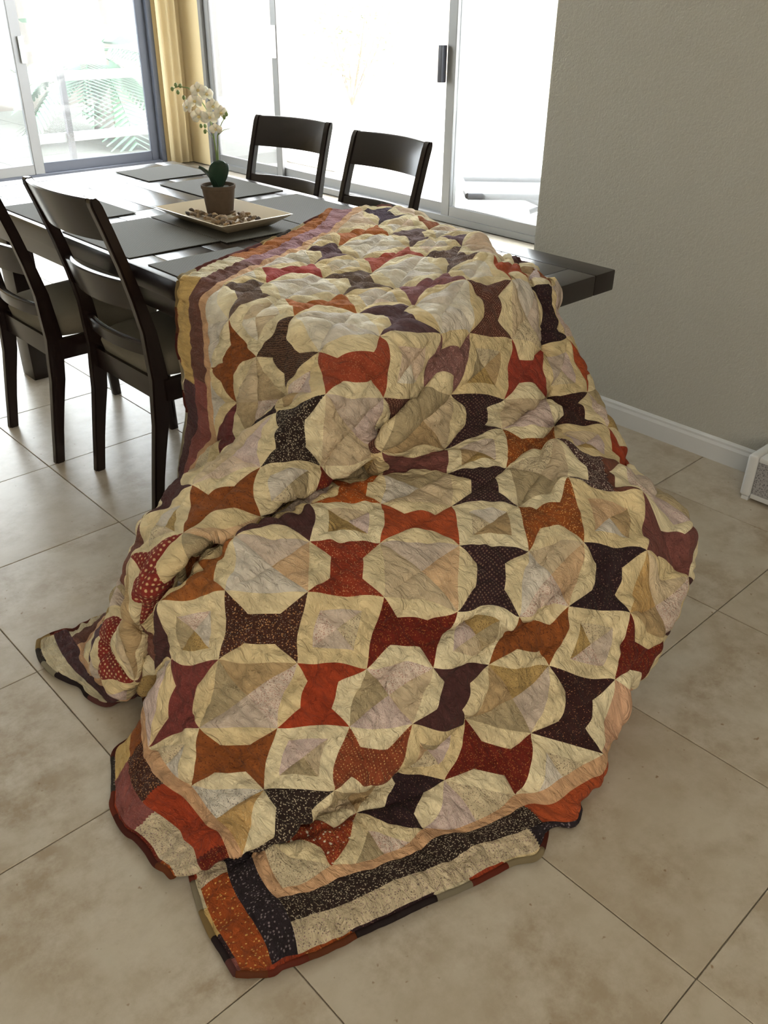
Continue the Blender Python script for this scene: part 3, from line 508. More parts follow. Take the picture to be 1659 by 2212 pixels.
2832,1469,23,2869,1471,58,2908,1464,130,2917,1423,211,2897,1396,302,2883,1411,403,2865,1436,508,2853,1466,635,2855,1547,670,2856,1607,737,2868,1685,785,2853,1741,866,2872,1851,867,2872,1944,890,2871,2034,889,2853,2114,874,2851,2220,899,2831,2314,912,2809,2405,923,2775,2501,922,2744,2569,927,2704,2643,956,2630,2673,1021,2508,2679,1076,2513,2725,1113,2629,2751,1146,2611,2748,1238,2558,2726,1320,2528,2781,1393,2473,2800,1469,2430,2916,1493,2421,3014,1492,2423,3139,1454,2412,3246,1415,2399,3354,1377,2382,3465,1353,2382,3566,1304,2377,3672,1267,2372,3778,1231,2366,3882,1177,2370,3995,1189,2371,4107,1193,2372,4229,1209,
2913,1475,34,2941,1484,33,3017,1502,111,3035,1447,204,3013,1408,301,2992,1409,400,2960,1427,494,2944,1469,584,2966,1535,677,2975,1597,755,2985,1686,798,2984,1773,854,2987,1876,890,2989,1974,917,2988,2064,906,2980,2153,904,2967,2241,909,2948,2332,916,2924,2418,931,2891,2497,937,2848,2567,949,2790,2634,989,2713,2653,1060,2617,2649,1113,2602,2673,1206,2716,2710,1179,2711,2742,1267,2670,2755,1365,2626,2786,1445,2570,2800,1524,2534,2935,1552,2504,3049,1552,2469,3163,1552,2430,3268,1509,2430,3376,1471,2413,3482,1437,2405,3587,1400,2389,3692,1370,2386,3797,1333,2386,3902,1298,2388,4010,1285,2389,4121,1285,2390,4231,1287,
3002,1473,57,3036,1489,83,3100,1525,121,3114,1496,216,3114,1434,310,3104,1410,412,3070,1415,498,3046,1455,581,3064,1516,682,3093,1566,801,3102,1681,808,3104,1786,860,3102,1895,902,3110,2035,971,3104,2097,925,3102,2186,929,3084,2271,921,3056,2360,917,3040,2435,942,3005,2510,955,2955,2580,967,2877,2618,987,2822,2647,1088,2755,2658,1168,2724,2663,1266,2814,2715,1272,2798,2771,1329,2769,2778,1416,2725,2800,1497,2660,2864,1552,2635,2979,1552,2601,3091,1554,2563,3201,1558,2512,3314,1566,2486,3411,1552,2430,3511,1527,2430,3614,1495,2389,3701,1484,2400,3818,1436,2405,3924,1402,2408,4032,1386,2408,4138,1377,2409,4248,1373,
3100,1475,103,3128,1492,136,3158,1503,188,3141,1526,251,3183,1493,342,3207,1444,435,3196,1420,529,3163,1440,594,3148,1508,640,3197,1569,716,3218,1680,797,3225,1779,857,3217,1893,893,3218,2004,922,3226,2121,939,3224,2219,954,3204,2297,932,3184,2380,925,3158,2453,954,3118,2527,974,3061,2593,995,2992,2632,1048,2932,2653,1121,2874,2669,1200,2845,2657,1291,2879,2707,1346,2895,2781,1388,2875,2792,1466,2831,2800,1539,2779,2918,1552,2740,3023,1553,2703,3132,1554,2664,3238,1556,2624,3342,1558,2585,3446,1553,2543,3547,1552,2511,3650,1552,2471,3751,1552,2430,3854,1525,2430,3958,1502,2430,4060,1482,2430,4163,1468,2430,4266,1462,
3195,1480,149,3216,1498,185,3238,1510,235,3255,1514,298,3238,1533,381,3281,1502,445,3289,1469,533,3294,1444,629,3270,1507,650,3306,1578,724,3335,1654,778,3371,1788,904,3331,1894,881,3333,2018,911,3338,2135,939,3368,2307,996,3322,2324,930,3309,2408,925,3276,2471,967,3240,2552,1002,3168,2605,1024,3100,2636,1084,3043,2661,1157,2978,2694,1227,2974,2696,1312,2987,2723,1388,2996,2788,1437,2996,2800,1504,2932,2881,1552,2880,2971,1553,2842,3074,1554,2797,3176,1555,2767,3281,1555,2727,3383,1555,2688,3486,1554,2638,3586,1554,2611,3689,1553,2574,3790,1552,2544,3886,1552,2547,3974,1563,2515,4084,1552,2492,4187,1552,2453,4274,1555,
3287,1489,193,3304,1509,231,3322,1523,278,3339,1531,336,3353,1533,403,3366,1528,475,3378,1523,545,3395,1501,620,3404,1505,690,3426,1554,750,3443,1637,741,3436,1771,808,3435,1900,851,3442,2015,888,3446,2133,914,3454,2243,934,3444,2348,919,3437,2433,925,3414,2482,982,3341,2558,999,3278,2614,1046,3211,2634,1114,3154,2664,1188,3108,2698,1262,3089,2721,1344,3093,2752,1427,3096,2800,1497,3077,2867,1552,3031,2942,1561,2983,3028,1556,2945,3124,1556,2908,3222,1555,2871,3321,1555,2830,3423,1554,2791,3526,1553,2750,3627,1553,2713,3729,1553,2675,3830,1553,2647,3930,1552,2624,4031,1555,2600,4130,1553,2575,4230,1553,2544,4328,1554,
3376,1503,236,3392,1526,273,3408,1543,318,3424,1556,371,3439,1565,430,3453,1570,494,3455,1570,602,3475,1585,611,3508,1578,678,3540,1597,741,3543,1659,772,3525,1798,807,3529,1916,844,3567,2038,887,3560,2145,894,3571,2259,914,3549,2373,922,3602,2492,919,3506,2515,979,3448,2590,1005,3388,2608,1071,3314,2619,1127,3267,2666,1217,3225,2706,1300,3203,2742,1385,3181,2772,1474,3194,2836,1552,3182,2919,1573,3136,2997,1572,3082,3070,1552,3052,3170,1558,3013,3266,1557,2976,3364,1555,2929,3451,1552,2895,3565,1553,2852,3669,1553,2814,3773,1553,2757,3879,1554,2747,3975,1552,2718,4075,1553,2693,4175,1553,2666,4273,1553,2634,4373,1553,
3465,1522,276,3479,1547,312,3494,1569,354,3509,1588,402,3524,1604,455,3538,1619,511,3553,1636,568,3574,1680,626,3594,1734,682,3590,1712,707,3620,1742,750,3598,1838,793,3604,1953,820,3624,2048,817,3662,2160,862,3683,2278,904,3645,2399,935,3634,2472,975,3596,2537,1012,3560,2609,1019,3505,2583,1089,3429,2634,1169,3375,2674,1254,3337,2715,1341,3315,2762,1425,3307,2800,1508,3303,2885,1559,3289,2966,1598,3244,3045,1589,3197,3126,1571,3158,3214,1566,3119,3309,1558,3081,3408,1556,3038,3506,1554,2997,3607,1554,2956,3710,1553,2916,3814,1553,2878,3913,1553,2849,4012,1552,2816,4115,1553,2791,4217,1553,2761,4315,1553,2722,4410,1553,
3551,1545,314,3565,1573,348,3579,1600,388,3593,1624,432,3607,1648,479,3621,1672,528,3634,1699,578,3646,1730,625,3653,1767,670,3643,1798,736,3625,1885,749,3657,1959,768,3674,2040,812,3730,2109,821,3775,2204,864,3821,2299,916,3774,2402,934,3743,2481,971,3690,2556,996,3705,2638,1016,3598,2633,1117,3532,2663,1204,3477,2685,1297,3461,2721,1390,3423,2784,1467,3417,2842,1552,3409,2928,1580,3418,3018,1636,3350,3093,1603,3305,3176,1582,3267,3262,1572,3221,3332,1552,3186,3449,1557,3142,3549,1556,3101,3652,1555,3051,3752,1554,3022,3853,1553,2983,3952,1553,2952,4054,1553,2904,4151,1552,2893,4256,1553,2861,4354,1553,2807,4441,1554,
3637,1571,350,3649,1603,383,3662,1635,420,3676,1665,460,3689,1696,503,3702,1728,546,3714,1764,590,3724,1805,631,3729,1855,670,3728,1917,706,3590,2050,792,3690,2077,759,3745,2164,789,3826,2207,803,3882,2267,851,3923,2371,897,3887,2450,934,3845,2517,986,3762,2570,1031,3728,2628,1100,3668,2660,1172,3624,2696,1256,3568,2691,1358,3535,2748,1434,3532,2800,1517,3531,2883,1567,3520,2970,1591,3500,3062,1615,3455,3145,1606,3413,3228,1589,3372,3316,1580,3330,3405,1569,3288,3497,1563,3243,3598,1558,3203,3699,1556,3164,3795,1555,3127,3892,1554,3088,3991,1553,3056,4094,1553,3023,4193,1553,2998,4292,1553,2963,4394,1554,2920,4480,1555,
3721,1600,385,3733,1636,416,3745,1672,451,3758,1708,488,3770,1745,526,3782,1785,566,3794,1829,604,3804,1878,641,3812,1937,676,3818,2005,707,3827,2085,734,3846,2171,756,3854,2323,812,3907,2316,794,3990,2382,818,4053,2461,884,3996,2510,940,3963,2547,1005,3870,2595,1079,3804,2636,1157,3737,2680,1226,3747,2747,1279,3636,2702,1367,3607,2753,1463,3629,2844,1552,3677,2926,1608,3620,3020,1611,3607,3113,1625,3561,3192,1616,3531,3273,1593,3477,3369,1589,3437,3462,1581,3391,3554,1569,3328,3646,1552,3310,3744,1557,3270,3838,1556,3234,3934,1554,3185,4021,1552,3164,4129,1553,3132,4230,1554,3104,4331,1554,3069,4429,1555,3025,4516,1555,
3803,1631,419,3815,1671,449,3826,1711,481,3838,1752,516,3850,1795,551,3862,1841,587,3874,1891,622,3885,1947,655,3897,2011,687,3910,2083,715,3929,2165,739,3960,2254,758,4013,2352,770,4105,2468,771,4383,2713,695,4118,2563,861,4091,2594,962,4022,2614,1054,3938,2637,1140,3861,2664,1224,3756,2688,1311,3731,2758,1361,3694,2766,1432,3700,2800,1516,3727,2907,1601,3722,2995,1602,3718,3085,1624,3712,3166,1643,3670,3243,1630,3619,3331,1611,3579,3426,1601,3545,3517,1593,3498,3604,1579,3452,3694,1566,3416,3786,1561,3377,3882,1557,3339,3978,1556,3299,4071,1554,3269,4166,1555,3241,4265,1555,3212,4366,1555,3176,4465,1556,3132,4553,1556,
3885,1664,452,3896,1707,481,3907,1751,512,3918,1796,544,3930,1844,577,3941,1894,610,3953,1949,642,3966,2010,674,3980,2077,703,3997,2152,730,4020,2235,753,4053,2325,773,4102,2423,788,4164,2529,801,4212,2625,825,4253,2752,839,4119,2692,989,4066,2684,1096,3997,2687,1194,3923,2713,1297,3842,2716,1352,3778,2733,1425,3783,2800,1499,3808,2901,1553,3810,2971,1603,3815,3054,1617,3813,3143,1620,3860,3228,1661,3768,3296,1638,3717,3385,1622,3680,3477,1610,3678,3578,1610,3603,3654,1588,3562,3744,1573,3525,3834,1565,3476,3916,1552,3446,4022,1556,3406,4116,1556,3377,4209,1556,3356,4287,1555,3319,4401,1556,3282,4501,1557,3232,4588,1558,
3965,1697,485,3975,1744,513,3986,1791,542,3997,1840,573,4008,1891,604,4019,1945,635,4031,2004,666,4044,2067,696,4059,2137,725,4076,2212,751,4098,2294,776,4127,2381,800,4161,2473,823,4194,2565,849,4208,2646,888,4188,2707,948,4136,2779,995,4073,2761,1143,4015,2766,1242,3958,2763,1338,3883,2779,1405,3854,2789,1489,3853,2857,1552,3871,2959,1552,3889,3048,1563,3908,3113,1608,3905,3197,1587,3917,3278,1628,3861,3357,1636,3814,3441,1627,3781,3530,1614,3749,3622,1604,3705,3708,1591,3671,3794,1578,3633,3884,1571,3590,3978,1563,3550,4071,1560,3507,4167,1558,3477,4264,1559,3447,4357,1558,3419,4452,1558,3384,4547,1559,3338,4636,1559,
4044,1731,518,4054,1780,545,4064,1830,573,4074,1882,602,4084,1936,632,4095,1994,662,4107,2054,692,4119,2120,722,4133,2190,750,4149,2264,778,4167,2344,806,4188,2427,834,4208,2511,864,4221,2593,900,4219,2667,947,4194,2727,1009,4146,2771,1087,4064,2730,1217,3993,2865,1263,3957,2858,1371,3920,2800,1472,3920,2835,1552,3930,2920,1552,3957,3013,1561,3976,3117,1552,4004,3176,1589,3998,3253,1564,4021,3331,1614,3956,3412,1648,3910,3500,1637,3877,3590,1620,3847,3678,1607,3808,3756,1595,3803,3832,1583,3737,3934,1577,3696,4033,1570,3650,4131,1564,3574,4226,1552,3581,4315,1560,3548,4409,1560,3521,4505,1560,3488,4595,1560,3442,4680,1560,
4122,1765,550,4131,1816,577,4140,1869,604,4150,1923,633,4159,1979,661,4170,2039,691,4180,2101,720,4191,2167,750,4203,2237,779,4216,2310,809,4229,2387,839,4242,2466,871,4252,2544,907,4254,2620,948,4243,2689,999,4216,2748,1061,4171,2796,1136,4114,2834,1220,3910,3136,1201,3990,2800,1423,3984,2878,1552,3994,2937,1552,4001,3014,1552,4052,3066,1570,4063,3205,1552,4079,3258,1592,4074,3320,1552,4070,3397,1570,4048,3468,1679,3999,3561,1652,3973,3656,1625,3944,3741,1609,3907,3816,1597,3872,3903,1588,3836,3994,1582,3802,4088,1578,3757,4180,1570,3716,4269,1563,3687,4357,1563,3652,4454,1561,3627,4551,1562,3593,4642,1562,3547,4722,1560,
4199,1798,583,4207,1852,609,4216,1906,636,4224,1962,663,4233,2020,692,4242,2081,721,4251,2144,750,4261,2211,780,4271,2280,810,4280,2352,841,4289,2426,874,4295,2500,909,4298,2575,948,4293,2646,992,4278,2712,1044,4251,2771,1105,4212,2822,1175,4165,2866,1252,4116,2904,1334,4077,2940,1552,3979,3081,1565,4059,3030,1557,4067,3114,1552,4132,3134,1561,4153,3218,1552,4168,3311,1563,4176,3393,1552,4139,3440,1552,4082,3511,1593,4086,3610,1628,4071,3708,1623,4045,3838,1606,4000,3877,1594,3970,3958,1590,3938,4046,1587,3925,4143,1586,3868,4229,1577,3830,4318,1570,3798,4407,1566,3739,4472,1552,3736,4591,1563,3700,4687,1565,3650,4759,1560,
4275,1831,615,4283,1886,641,4290,1942,667,4298,2000,695,4306,2059,723,4314,2121,751,4321,2185,781,4329,2251,811,4336,2319,842,4342,2389,874,4347,2461,909,4349,2533,945,4347,2604,986,4338,2672,1032,4322,2736,1083,4297,2795,1142,4264,2849,1206,4227,2898,1276,4190,2943,1348,4160,2988,1552,4144,3037,1552,4141,3094,1552,4148,3157,1552,4158,3224,1552,4167,3292,1552,4169,3353,1552,4163,3411,1552,4149,3472,1552,4139,3546,1552,4188,3620,1597,4196,3717,1627,4145,3820,1610,4111,3913,1596,4075,4000,1592,4044,4093,1591,4016,4188,1589,3976,4280,1582,3943,4370,1575,3905,4462,1572,3864,4554,1568,3836,4646,1570,3803,4737,1571,3757,4804,1568,
4351,1864,648,4357,1920,673,4364,1977,699,4371,2036,726,4377,2096,754,4384,2159,782,4390,2223,812,4396,2288,842,4401,2356,874,4404,2425,907,4406,2494,942,4405,2564,980,4400,2632,1021,4389,2699,1067,4373,2762,1117,4350,2822,1172,4323,2878,1231,4293,2930,1293,4265,2981,1355,4241,3032,1552,4226,3085,1552,4220,3142,1552,4221,3203,1552,4224,3267,1552,4227,3330,1552,4226,3391,1552,4221,3452,1552,4215,3516,1552,4218,3590,1552,4245,3669,1552,4264,3751,1571,4239,3851,1596,4217,3944,1592,4182,4039,1592,4148,4139,1595,4125,4237,1595,4084,4327,1589,4072,4413,1579,4011,4517,1579,3974,4616,1578,3941,4713,1579,3906,4794,1579,3866,4844,1576,
4425,1896,680,4431,1953,705,4437,2011,731,4442,2071,757,4448,2132,785,4453,2194,814,4458,2258,843,4462,2324,874,4465,2391,906,4466,2458,939,4466,2526,975,4462,2594,1013,4456,2661,1054,4445,2726,1098,4429,2789,1146,4409,2850,1197,4386,2907,1250,4362,2963,1305,4339,3017,1359,4320,3071,1552,4306,3127,1552,4298,3185,1552,4294,3245,1552,4293,3307,1552,4293,3369,1552,4290,3431,1552,4287,3494,1552,4285,3560,1552,4288,3633,1552,4249,3799,1552,4316,3805,1552,4347,3872,1577,4337,3965,1585,4281,4077,1590,4252,4186,1598,4230,4289,1601,4191,4382,1595,4151,4482,1588,4111,4580,1586,4082,4681,1586,4047,4782,1589,4006,4867,1589,3978,4886,1579,
4499,1927,712,4504,1985,737,4509,2045,762,4514,2105,789,4518,2166,816,4522,2229,845,4525,2293,874,4528,2358,905,4529,2424,937,4529,2490,970,4527,2557,1006,4522,2624,1043,4515,2690,1083,4504,2754,1126,4489,2817,1171,4472,2878,1218,4452,2937,1267,4432,2995,1316,4413,3052,1363,4396,3109,1552,4383,3166,1552,4374,3225,1552,4368,3286,1552,4364,3347,1552,4361,3409,1552,4358,3472,1552,4355,3537,1552,4354,3604,1552,4355,3677,1552,4361,3755,1552,4373,3839,1552,4414,3915,1552,4399,4012,1558,4362,4123,1575,4347,4235,1591,4364,4355,1611,4286,4442,1599,4250,4545,1592,4209,4642,1589,4223,4736,1596,4149,4856,1594,4103,4957,1592,4018,4944,1554,
4572,1958,744,4577,2017,768,4581,2077,794,4584,2137,820,4588,2199,847,4591,2262,875,4593,2326,905,4594,2390,935,4594,2456,967,4593,2522,1000,4589,2588,1035,4584,2654,1072,4576,2719,1110,4565,2783,1151,4552,2846,1193,4537,2908,1237,4520,2968,1281,4503,3027,1325,4486,3086,1367,4471,3144,1552,4459,3204,1552,4450,3264,1552,4442,3325,1552,4437,3387,1552,4432,3450,1552,4428,3514,1552,4425,3580,1552,4422,3649,1552,4422,3721,1552,4424,3797,1552,4428,3877,1552,4408,3979,1552,4444,4062,1552,4439,4161,1552,4428,4285,1572,4415,4405,1594,4376,4510,1594,4345,4611,1593,4305,4708,1587,4272,4823,1590,4216,4913,1565,4164,5020,1552,4041,4985,1552,
4645,1988,775,4649,2048,799,4652,2108,825,4655,2169,851,4658,2231,878,4659,2294,906,4661,2358,935,4661,2422,965,4660,2487,996,4657,2552,1029,4653,2618,1063,4647,2683,1098,4639,2748,1136,4629,2812,1174,4617,2875,1214,4603,2937,1254,4589,2999,1295,4573,3059,1335,4559,3119,1372,4546,3180,1552,4534,3240,1552,4524,3301,1552,4516,3363,1552,4509,3426,1552,4504,3491,1552,4499,3556,1552,4494,3623,1552,4491,3693,1552,4488,3766,1552,4485,3841,1552,4482,3920,1552,4475,4002,1552,4460,4086,1552,4444,4212,1552,4483,4345,1563,4493,4489,1605,4461,4576,1592,4468,4685,1597,4387,4774,1583,4344,4886,1581,4302,4995,1566,4332,5358,1552,4185,5072,1564,
4718,2018,806,4721,2078,830,4723,2139,855,4725,2200,881,4727,2262,908,4728,2325,935,4728,2389,964,4728,2453,994,4726,2518,1025,4723,2583,1056,4718,2648,1090,4712,2713,1124,4704,2777,1159,4694,2841,1196,4683,2905,1233,4671,2967,1271,4658,3029,1308,4644,3091,1344,4631,3153,1379,4619,3214,1552,4608,3276,1552,4598,3338,1552,4590,3402,1552,4582,3466,1552,4576,3531,1552,4570,3598,1552,4564,3667,1552,4559,3738,1552,4554,3811,1552,4549,3888,1552,4542,3969,1552,4533,4053,1552,4520,4144,1552,4305,3959,1552,4535,4398,1552,4573,4554,1557,4547,4635,1568,4523,4741,1581,4461,4836,1567,4401,4937,1552,4349,5005,1559,4306,5060,1566,4267,5104,1574,
4790,2047,837,4792,2108,861,4794,2169,886,4796,2230,911,4797,2293,937,4797,2356,965,4796,2419,993,4795,2483,1022,4793,2548,1052,4789,2612,1083,4784,2677,1115,4778,2742,1148,4770,2806,1182,4761,2871,1216,4751,2934,1251,4739,2998,1286,4727,3060,1321,4715,3123,1354,4703,3186,1386,4692,3248,1415,4681,3311,1442,4672,3375,1465,4663,3439,1485,4655,3505,1552,4648,3572,1552,4641,3640,1552,4634,3710,1552,4628,3782,1552,4622,3858,1552,4615,3936,1552,4608,4019,1552,4599,4108,1553,4593,4207,1554,4595,4325,1554,4613,4468,1554,4656,4600,1552,4637,4696,1552,4578,4789,1552,4542,4888,1553,4463,4947,1562,4420,5017,1568,4382,5076,1577,4350,5128,1586]
# ------------------------------------------------------------ the quilt
# The cloth lattice: 46 x 43 points, half a patch unit apart, as it lies over table, seat and floor (half millimetres: x, y, z).
QN, QM, QU = 46, 43, .1095
LAT = np.array(CLOTH, float).reshape(QN, QM, 3)/2000.0
DIV = 7                                              # fine steps per half unit
def crm(n, ts):                                      # cubic interpolation weights
    Wm = np.zeros((len(ts), n))
    for r_i, t in enumerate(ts):
        i = min(int(t), n-2); u = t-i; u2, u3 = u*u, u*u*u
        wv = (-.5*u3+u2-.5*u, 1.5*u3-2.5*u2+1, -1.5*u3+2*u2+.5*u, .5*u3-.5*u2)
        for k, q_ in zip((i-1, i, i+1, i+2), wv): Wm[r_i, min(max(k, 0), n-1)] += q_
    return Wm
NA, NB = (QN-1)*DIV+1, (QM-1)*DIV+1
def vnoise(shape, cells, seed):                      # smooth value noise on the cloth
    g = np.random.default_rng(seed).normal(size=(cells[0]+3, cells[1]+3))
    a = crm(cells[0]+3, np.linspace(.5, cells[0]+1.5, shape[0])); b = crm(cells[1]+3, np.linspace(.5, cells[1]+1.5, shape[1])); return a @ g @ b.T
def evalgrid(ta, tb):
    Wa, Wb = crm(QN, ta), crm(QM, tb); return np.einsum('ia,abk,jb->ijk', Wa, LAT, Wb)
def field(ta, tb, tag_, n1, n2, n3):
    a = -1.5+ta*.5; b = -1.5+tb*.5; A_, B_ = np.meshgrid(a, b, indexing='ij')
    def seam(x, wdt=.085): d = np.abs(x-np.round(x)); return 1-np.exp(-(d/wdt)**1.3)
    inner = (A_ > 0) & (B_ > 0) & (B_ < 18)
    h = .0080*(seam(A_)*seam(B_))
    h += .0028*(seam((A_+B_+1)/2, .05)*seam((A_-B_+1)/2, .05)-1)
    h += .0026*seam(A_*2, .2)*seam(B_*2, .2)
    brd = .0026*seam(np.where((A_ < 0), B_, A_)*2.2, .18)*seam(np.where(A_ < 0, (A_+.286)/.571, (np.minimum(B_, 18-B_)+.286)/.571), .10)
    h = np.where(inner, h, brd)
    return h + .0018*n1 + .0014*n2 + .0019*n3*(.35+.65*seam(A_)*seam(B_))
ta = np.arange(NA)/DIV; tb_ = np.arange(NB)/DIV; tac = (np.arange(NA-1)+.5)/DIV; tbc = (np.arange(NB-1)+.5)/DIV
full = 2*NA-1, 2*NB-1
n1 = vnoise(full, (56, 46), 1); n2 = vnoise(full, (120, 104), 2); n3 = vnoise(full, (170, 44), 3)
def normals(Pg):
    da = np.gradient(Pg, axis=0); db = np.gradient(Pg, axis=1); n = np.cross(da, db); n /= np.linalg.norm(n, axis=2, keepdims=True)+1e-12; return n
PV = evalgrid(ta, tb_); PC = evalgrid(tac, tbc); NV = normals(PV); NC = normals(PC)
sgn = 1.0 if NV[int(13*2*DIV), int(15*2*DIV), 2] > 0 else -1.0
NV *= sgn; NC *= sgn
HV = field(ta, tb_, 0, n1[::2, ::2], n2[::2, ::2], n3[::2, ::2]); HC = field(tac, tbc, 0, n1[1::2, 1::2], n2[1::2, 1::2], n3[1::2, 1::2])
TH = .006
SV = PV+NV*(HV+TH)[..., None]; S_C = PC+NC*(HC+TH)[..., None]
SV[..., 2] = np.maximum(SV[..., 2], .004); S_C[..., 2] = np.maximum(S_C[..., 2], .004)
VX = np.concatenate([SV.reshape(-1, 3), S_C.reshape(-1, 3)])
A1 = -1.5+ta*.5; B1 = -1.5+tb_*.5; AC = -1.5+tac*.5; BC = -1.5+tbc*.5
UVX = np.concatenate([np.stack(np.meshgrid(A1, B1, indexing='ij'), -1).reshape(-1, 2), np.stack(np.meshgrid(AC, BC, indexing='ij'), -1).reshape(-1, 2)])
I_, J_ = np.meshgrid(np.arange(NA-1), np.arange(NB-1), indexing='ij'); I_, J_ = I_.ravel(), J_.ravel()
v00 = I_*NB+J_; v10 = v00+NB; v01 = v00+1; v11 = v10+1; cc = NA*NB+I_*(NB-1)+J_
TR = np.concatenate([np.stack(t, 1) for t in ((v00, v10, cc), (v10, v11, cc), (v11, v01, cc), (v01, v00, cc))])
if sgn < 0: TR = TR[:, ::-1]
CU = UVX[TR].mean(axis=1)
BACKFOLD = np.array([(-1.5, 8.8), (-.6, 9.0), (.1, 9.3), (.7, 9.8), (1.3, 10.4), (2.0, 11.1), (2.8, 11.7), (3.5, 12.2), (4.1, 12.6), (4.7, 12.9), (5.4, 13.4), (6, 13.9), (6.6, 14.4), (7.2, 14.9), (7.8, 15.4), (8.4, 15.9), (9.2, 16.2), (10, 16.3), (11, 16), (11.9, 15.9), (12.5, 16.6), (13.4, 17.6), (14.4, 18.6), (15.2, 19.4), (16, 20), (17, 20.3), (18, 19.7), (18.8, 18.9), (19.5, 18.4)])   # b, a where the cloth turns under itself
def turn(bb): return np.interp(bb, BACKFOLD[:, 0], BACKFOLD[:, 1])
keep = CU[:, 0] < turn(CU[:, 1])+.62; TR = TR[keep]; CU = CU[keep]
# which piece of patchwork each triangle belongs to
a, b = CU[:, 0], CU[:, 1]
def cell(a, b):                                      # nearest centre with a+b even inside the diamond lattice
    s, d = np.round((a+b)/2)*2, np.round((a-b)/2)*2  # centres: a+b even -> s,d even
    return (s+d)/2, (s-d)/2
s_ = np.floor((a+b+1)/2)*2; d_ = np.floor((a-b+1)/2)*2
ca, cb = ((s_+d_)/2).astype(int), ((s_-d_)/2).astype(int)
ra, rb = a-ca, b-cb                                  # |ra|+|rb| <= 1
quad = (ra > 0).astype(int)*2+(rb > 0)
u_ = ra-rb; v_ = ra+rb                               # along picture right, picture up; -1..1
kind = np.where((ca % 2) != 0, 0, np.where(((ca+cb)//2) % 2 == 0, 1, 2))   # 0 spool cell, 1 octagon cell, 2 square cell
DEP = .571
# spool: bites towards octagon cells, at centre +-(1,1) or +-(1,-1)
upO = (((ca+1+cb+1)//2) % 2 == 0)                    # octagon lies at (+1,+1): bites along v
along = np.where(upO, v_, u_); other = np.where(upO, u_, v_)
bite = (np.abs(along) > 1-DEP) & (np.abs(other) <= np.abs(along)+1e-9)
biteside = (along > 0).astype(int)
frame = (np.abs(u_) > .5714) | (np.abs(v_) > .5714)
fside = np.where(np.abs(u_) > np.abs(v_), (u_ > 0).astype(int), 2+(v_ > 0).astype(int))
out = (a < 0) | (b < 0) | (b > 18)
# region codes
RED = 'red_flower'
SP = {(1,1):'red_flower',(3,1):'ink',(5,1):'dark_red_dot',(7,1):'dark_speck',(9,1):'dark_red_dot',(11,1):'plum',(13,1):'rust',
(1,3):'black_leaf',(3,3):'brick_dot',(5,3):'plum',(7,3):'rust',(9,3):'ink',(11,3):'mauve',(13,3):'brown',(15,3):'ink',
(1,5):'rust',(3,5):'red_orange',(5,5):'dark_red_dot',(7,5):'ink_grid',(9,5):'rust_dot',(11,5):'brown',(13,5):'red_orange',(15,5):'plum',
(1,7):'mauve_glow',(3,7):'choc_speck',(5,7):'red_speck',(7,7):'orange_red',(9,7):'ink_grid',(11,7):'rust_dot',(13,7):'dark_speck',(15,7):'orange_red',(17,7):'mauve',
(1,9):'plum',(3,9):'rust_orange',(5,9):'plum',(7,9):'orange_flower',(9,9):'mauve',(11,9):'ink_grid',(13,9):'brick_red',(15,9):'ink',(17,9):'rust',
(1,11):'brown_speck',(3,11):'rust',(5,11):'choc_speck',(7,11):'dark_red_dot',(9,11):'brown_dot',(11,11):'mauve_speck',(13,11):'brown_dot',(15,11):'orange_red',(17,11):'plum',
(1,13):'mauve_brown',(3,13):'polka_red',(5,13):'rust',(7,13):'black_leaf',(9,13):'brick_speck',(11,13):'plum_grey',(13,13):'mauve_pink',(15,13):'grey_speck',(17,13):'plum_grey',(19,13):'rust',
(1,15):'polka_red',(3,15):'mauve_brown',(5,15):'plum',(7,15):'ink',(9,15):'brown_wave',(11,15):'orange',(13,15):'grey_brown',(15,15):'coral',(17,15):'mauve_grey',(19,15):'rust',
(1,17):'plum_grey',(3,17):'rust',(5,17):'ink',(7,17):'maroon',(9,17):'rust',(11,17):'grey_brown',(13,17):'rose_red',(15,17):'plum_grey',(17,17):'orange',(19,17):'plum_ink'}
SCR = ['scrap_tan', 'scrap_khaki', 'scrap_pink_floral', 'scrap_grey_rose', 'scrap_white', 'scrap_peach', 'scrap_gold_dot', 'scrap_cream_floral', 'scrap_beige', 'scrap_lilac']
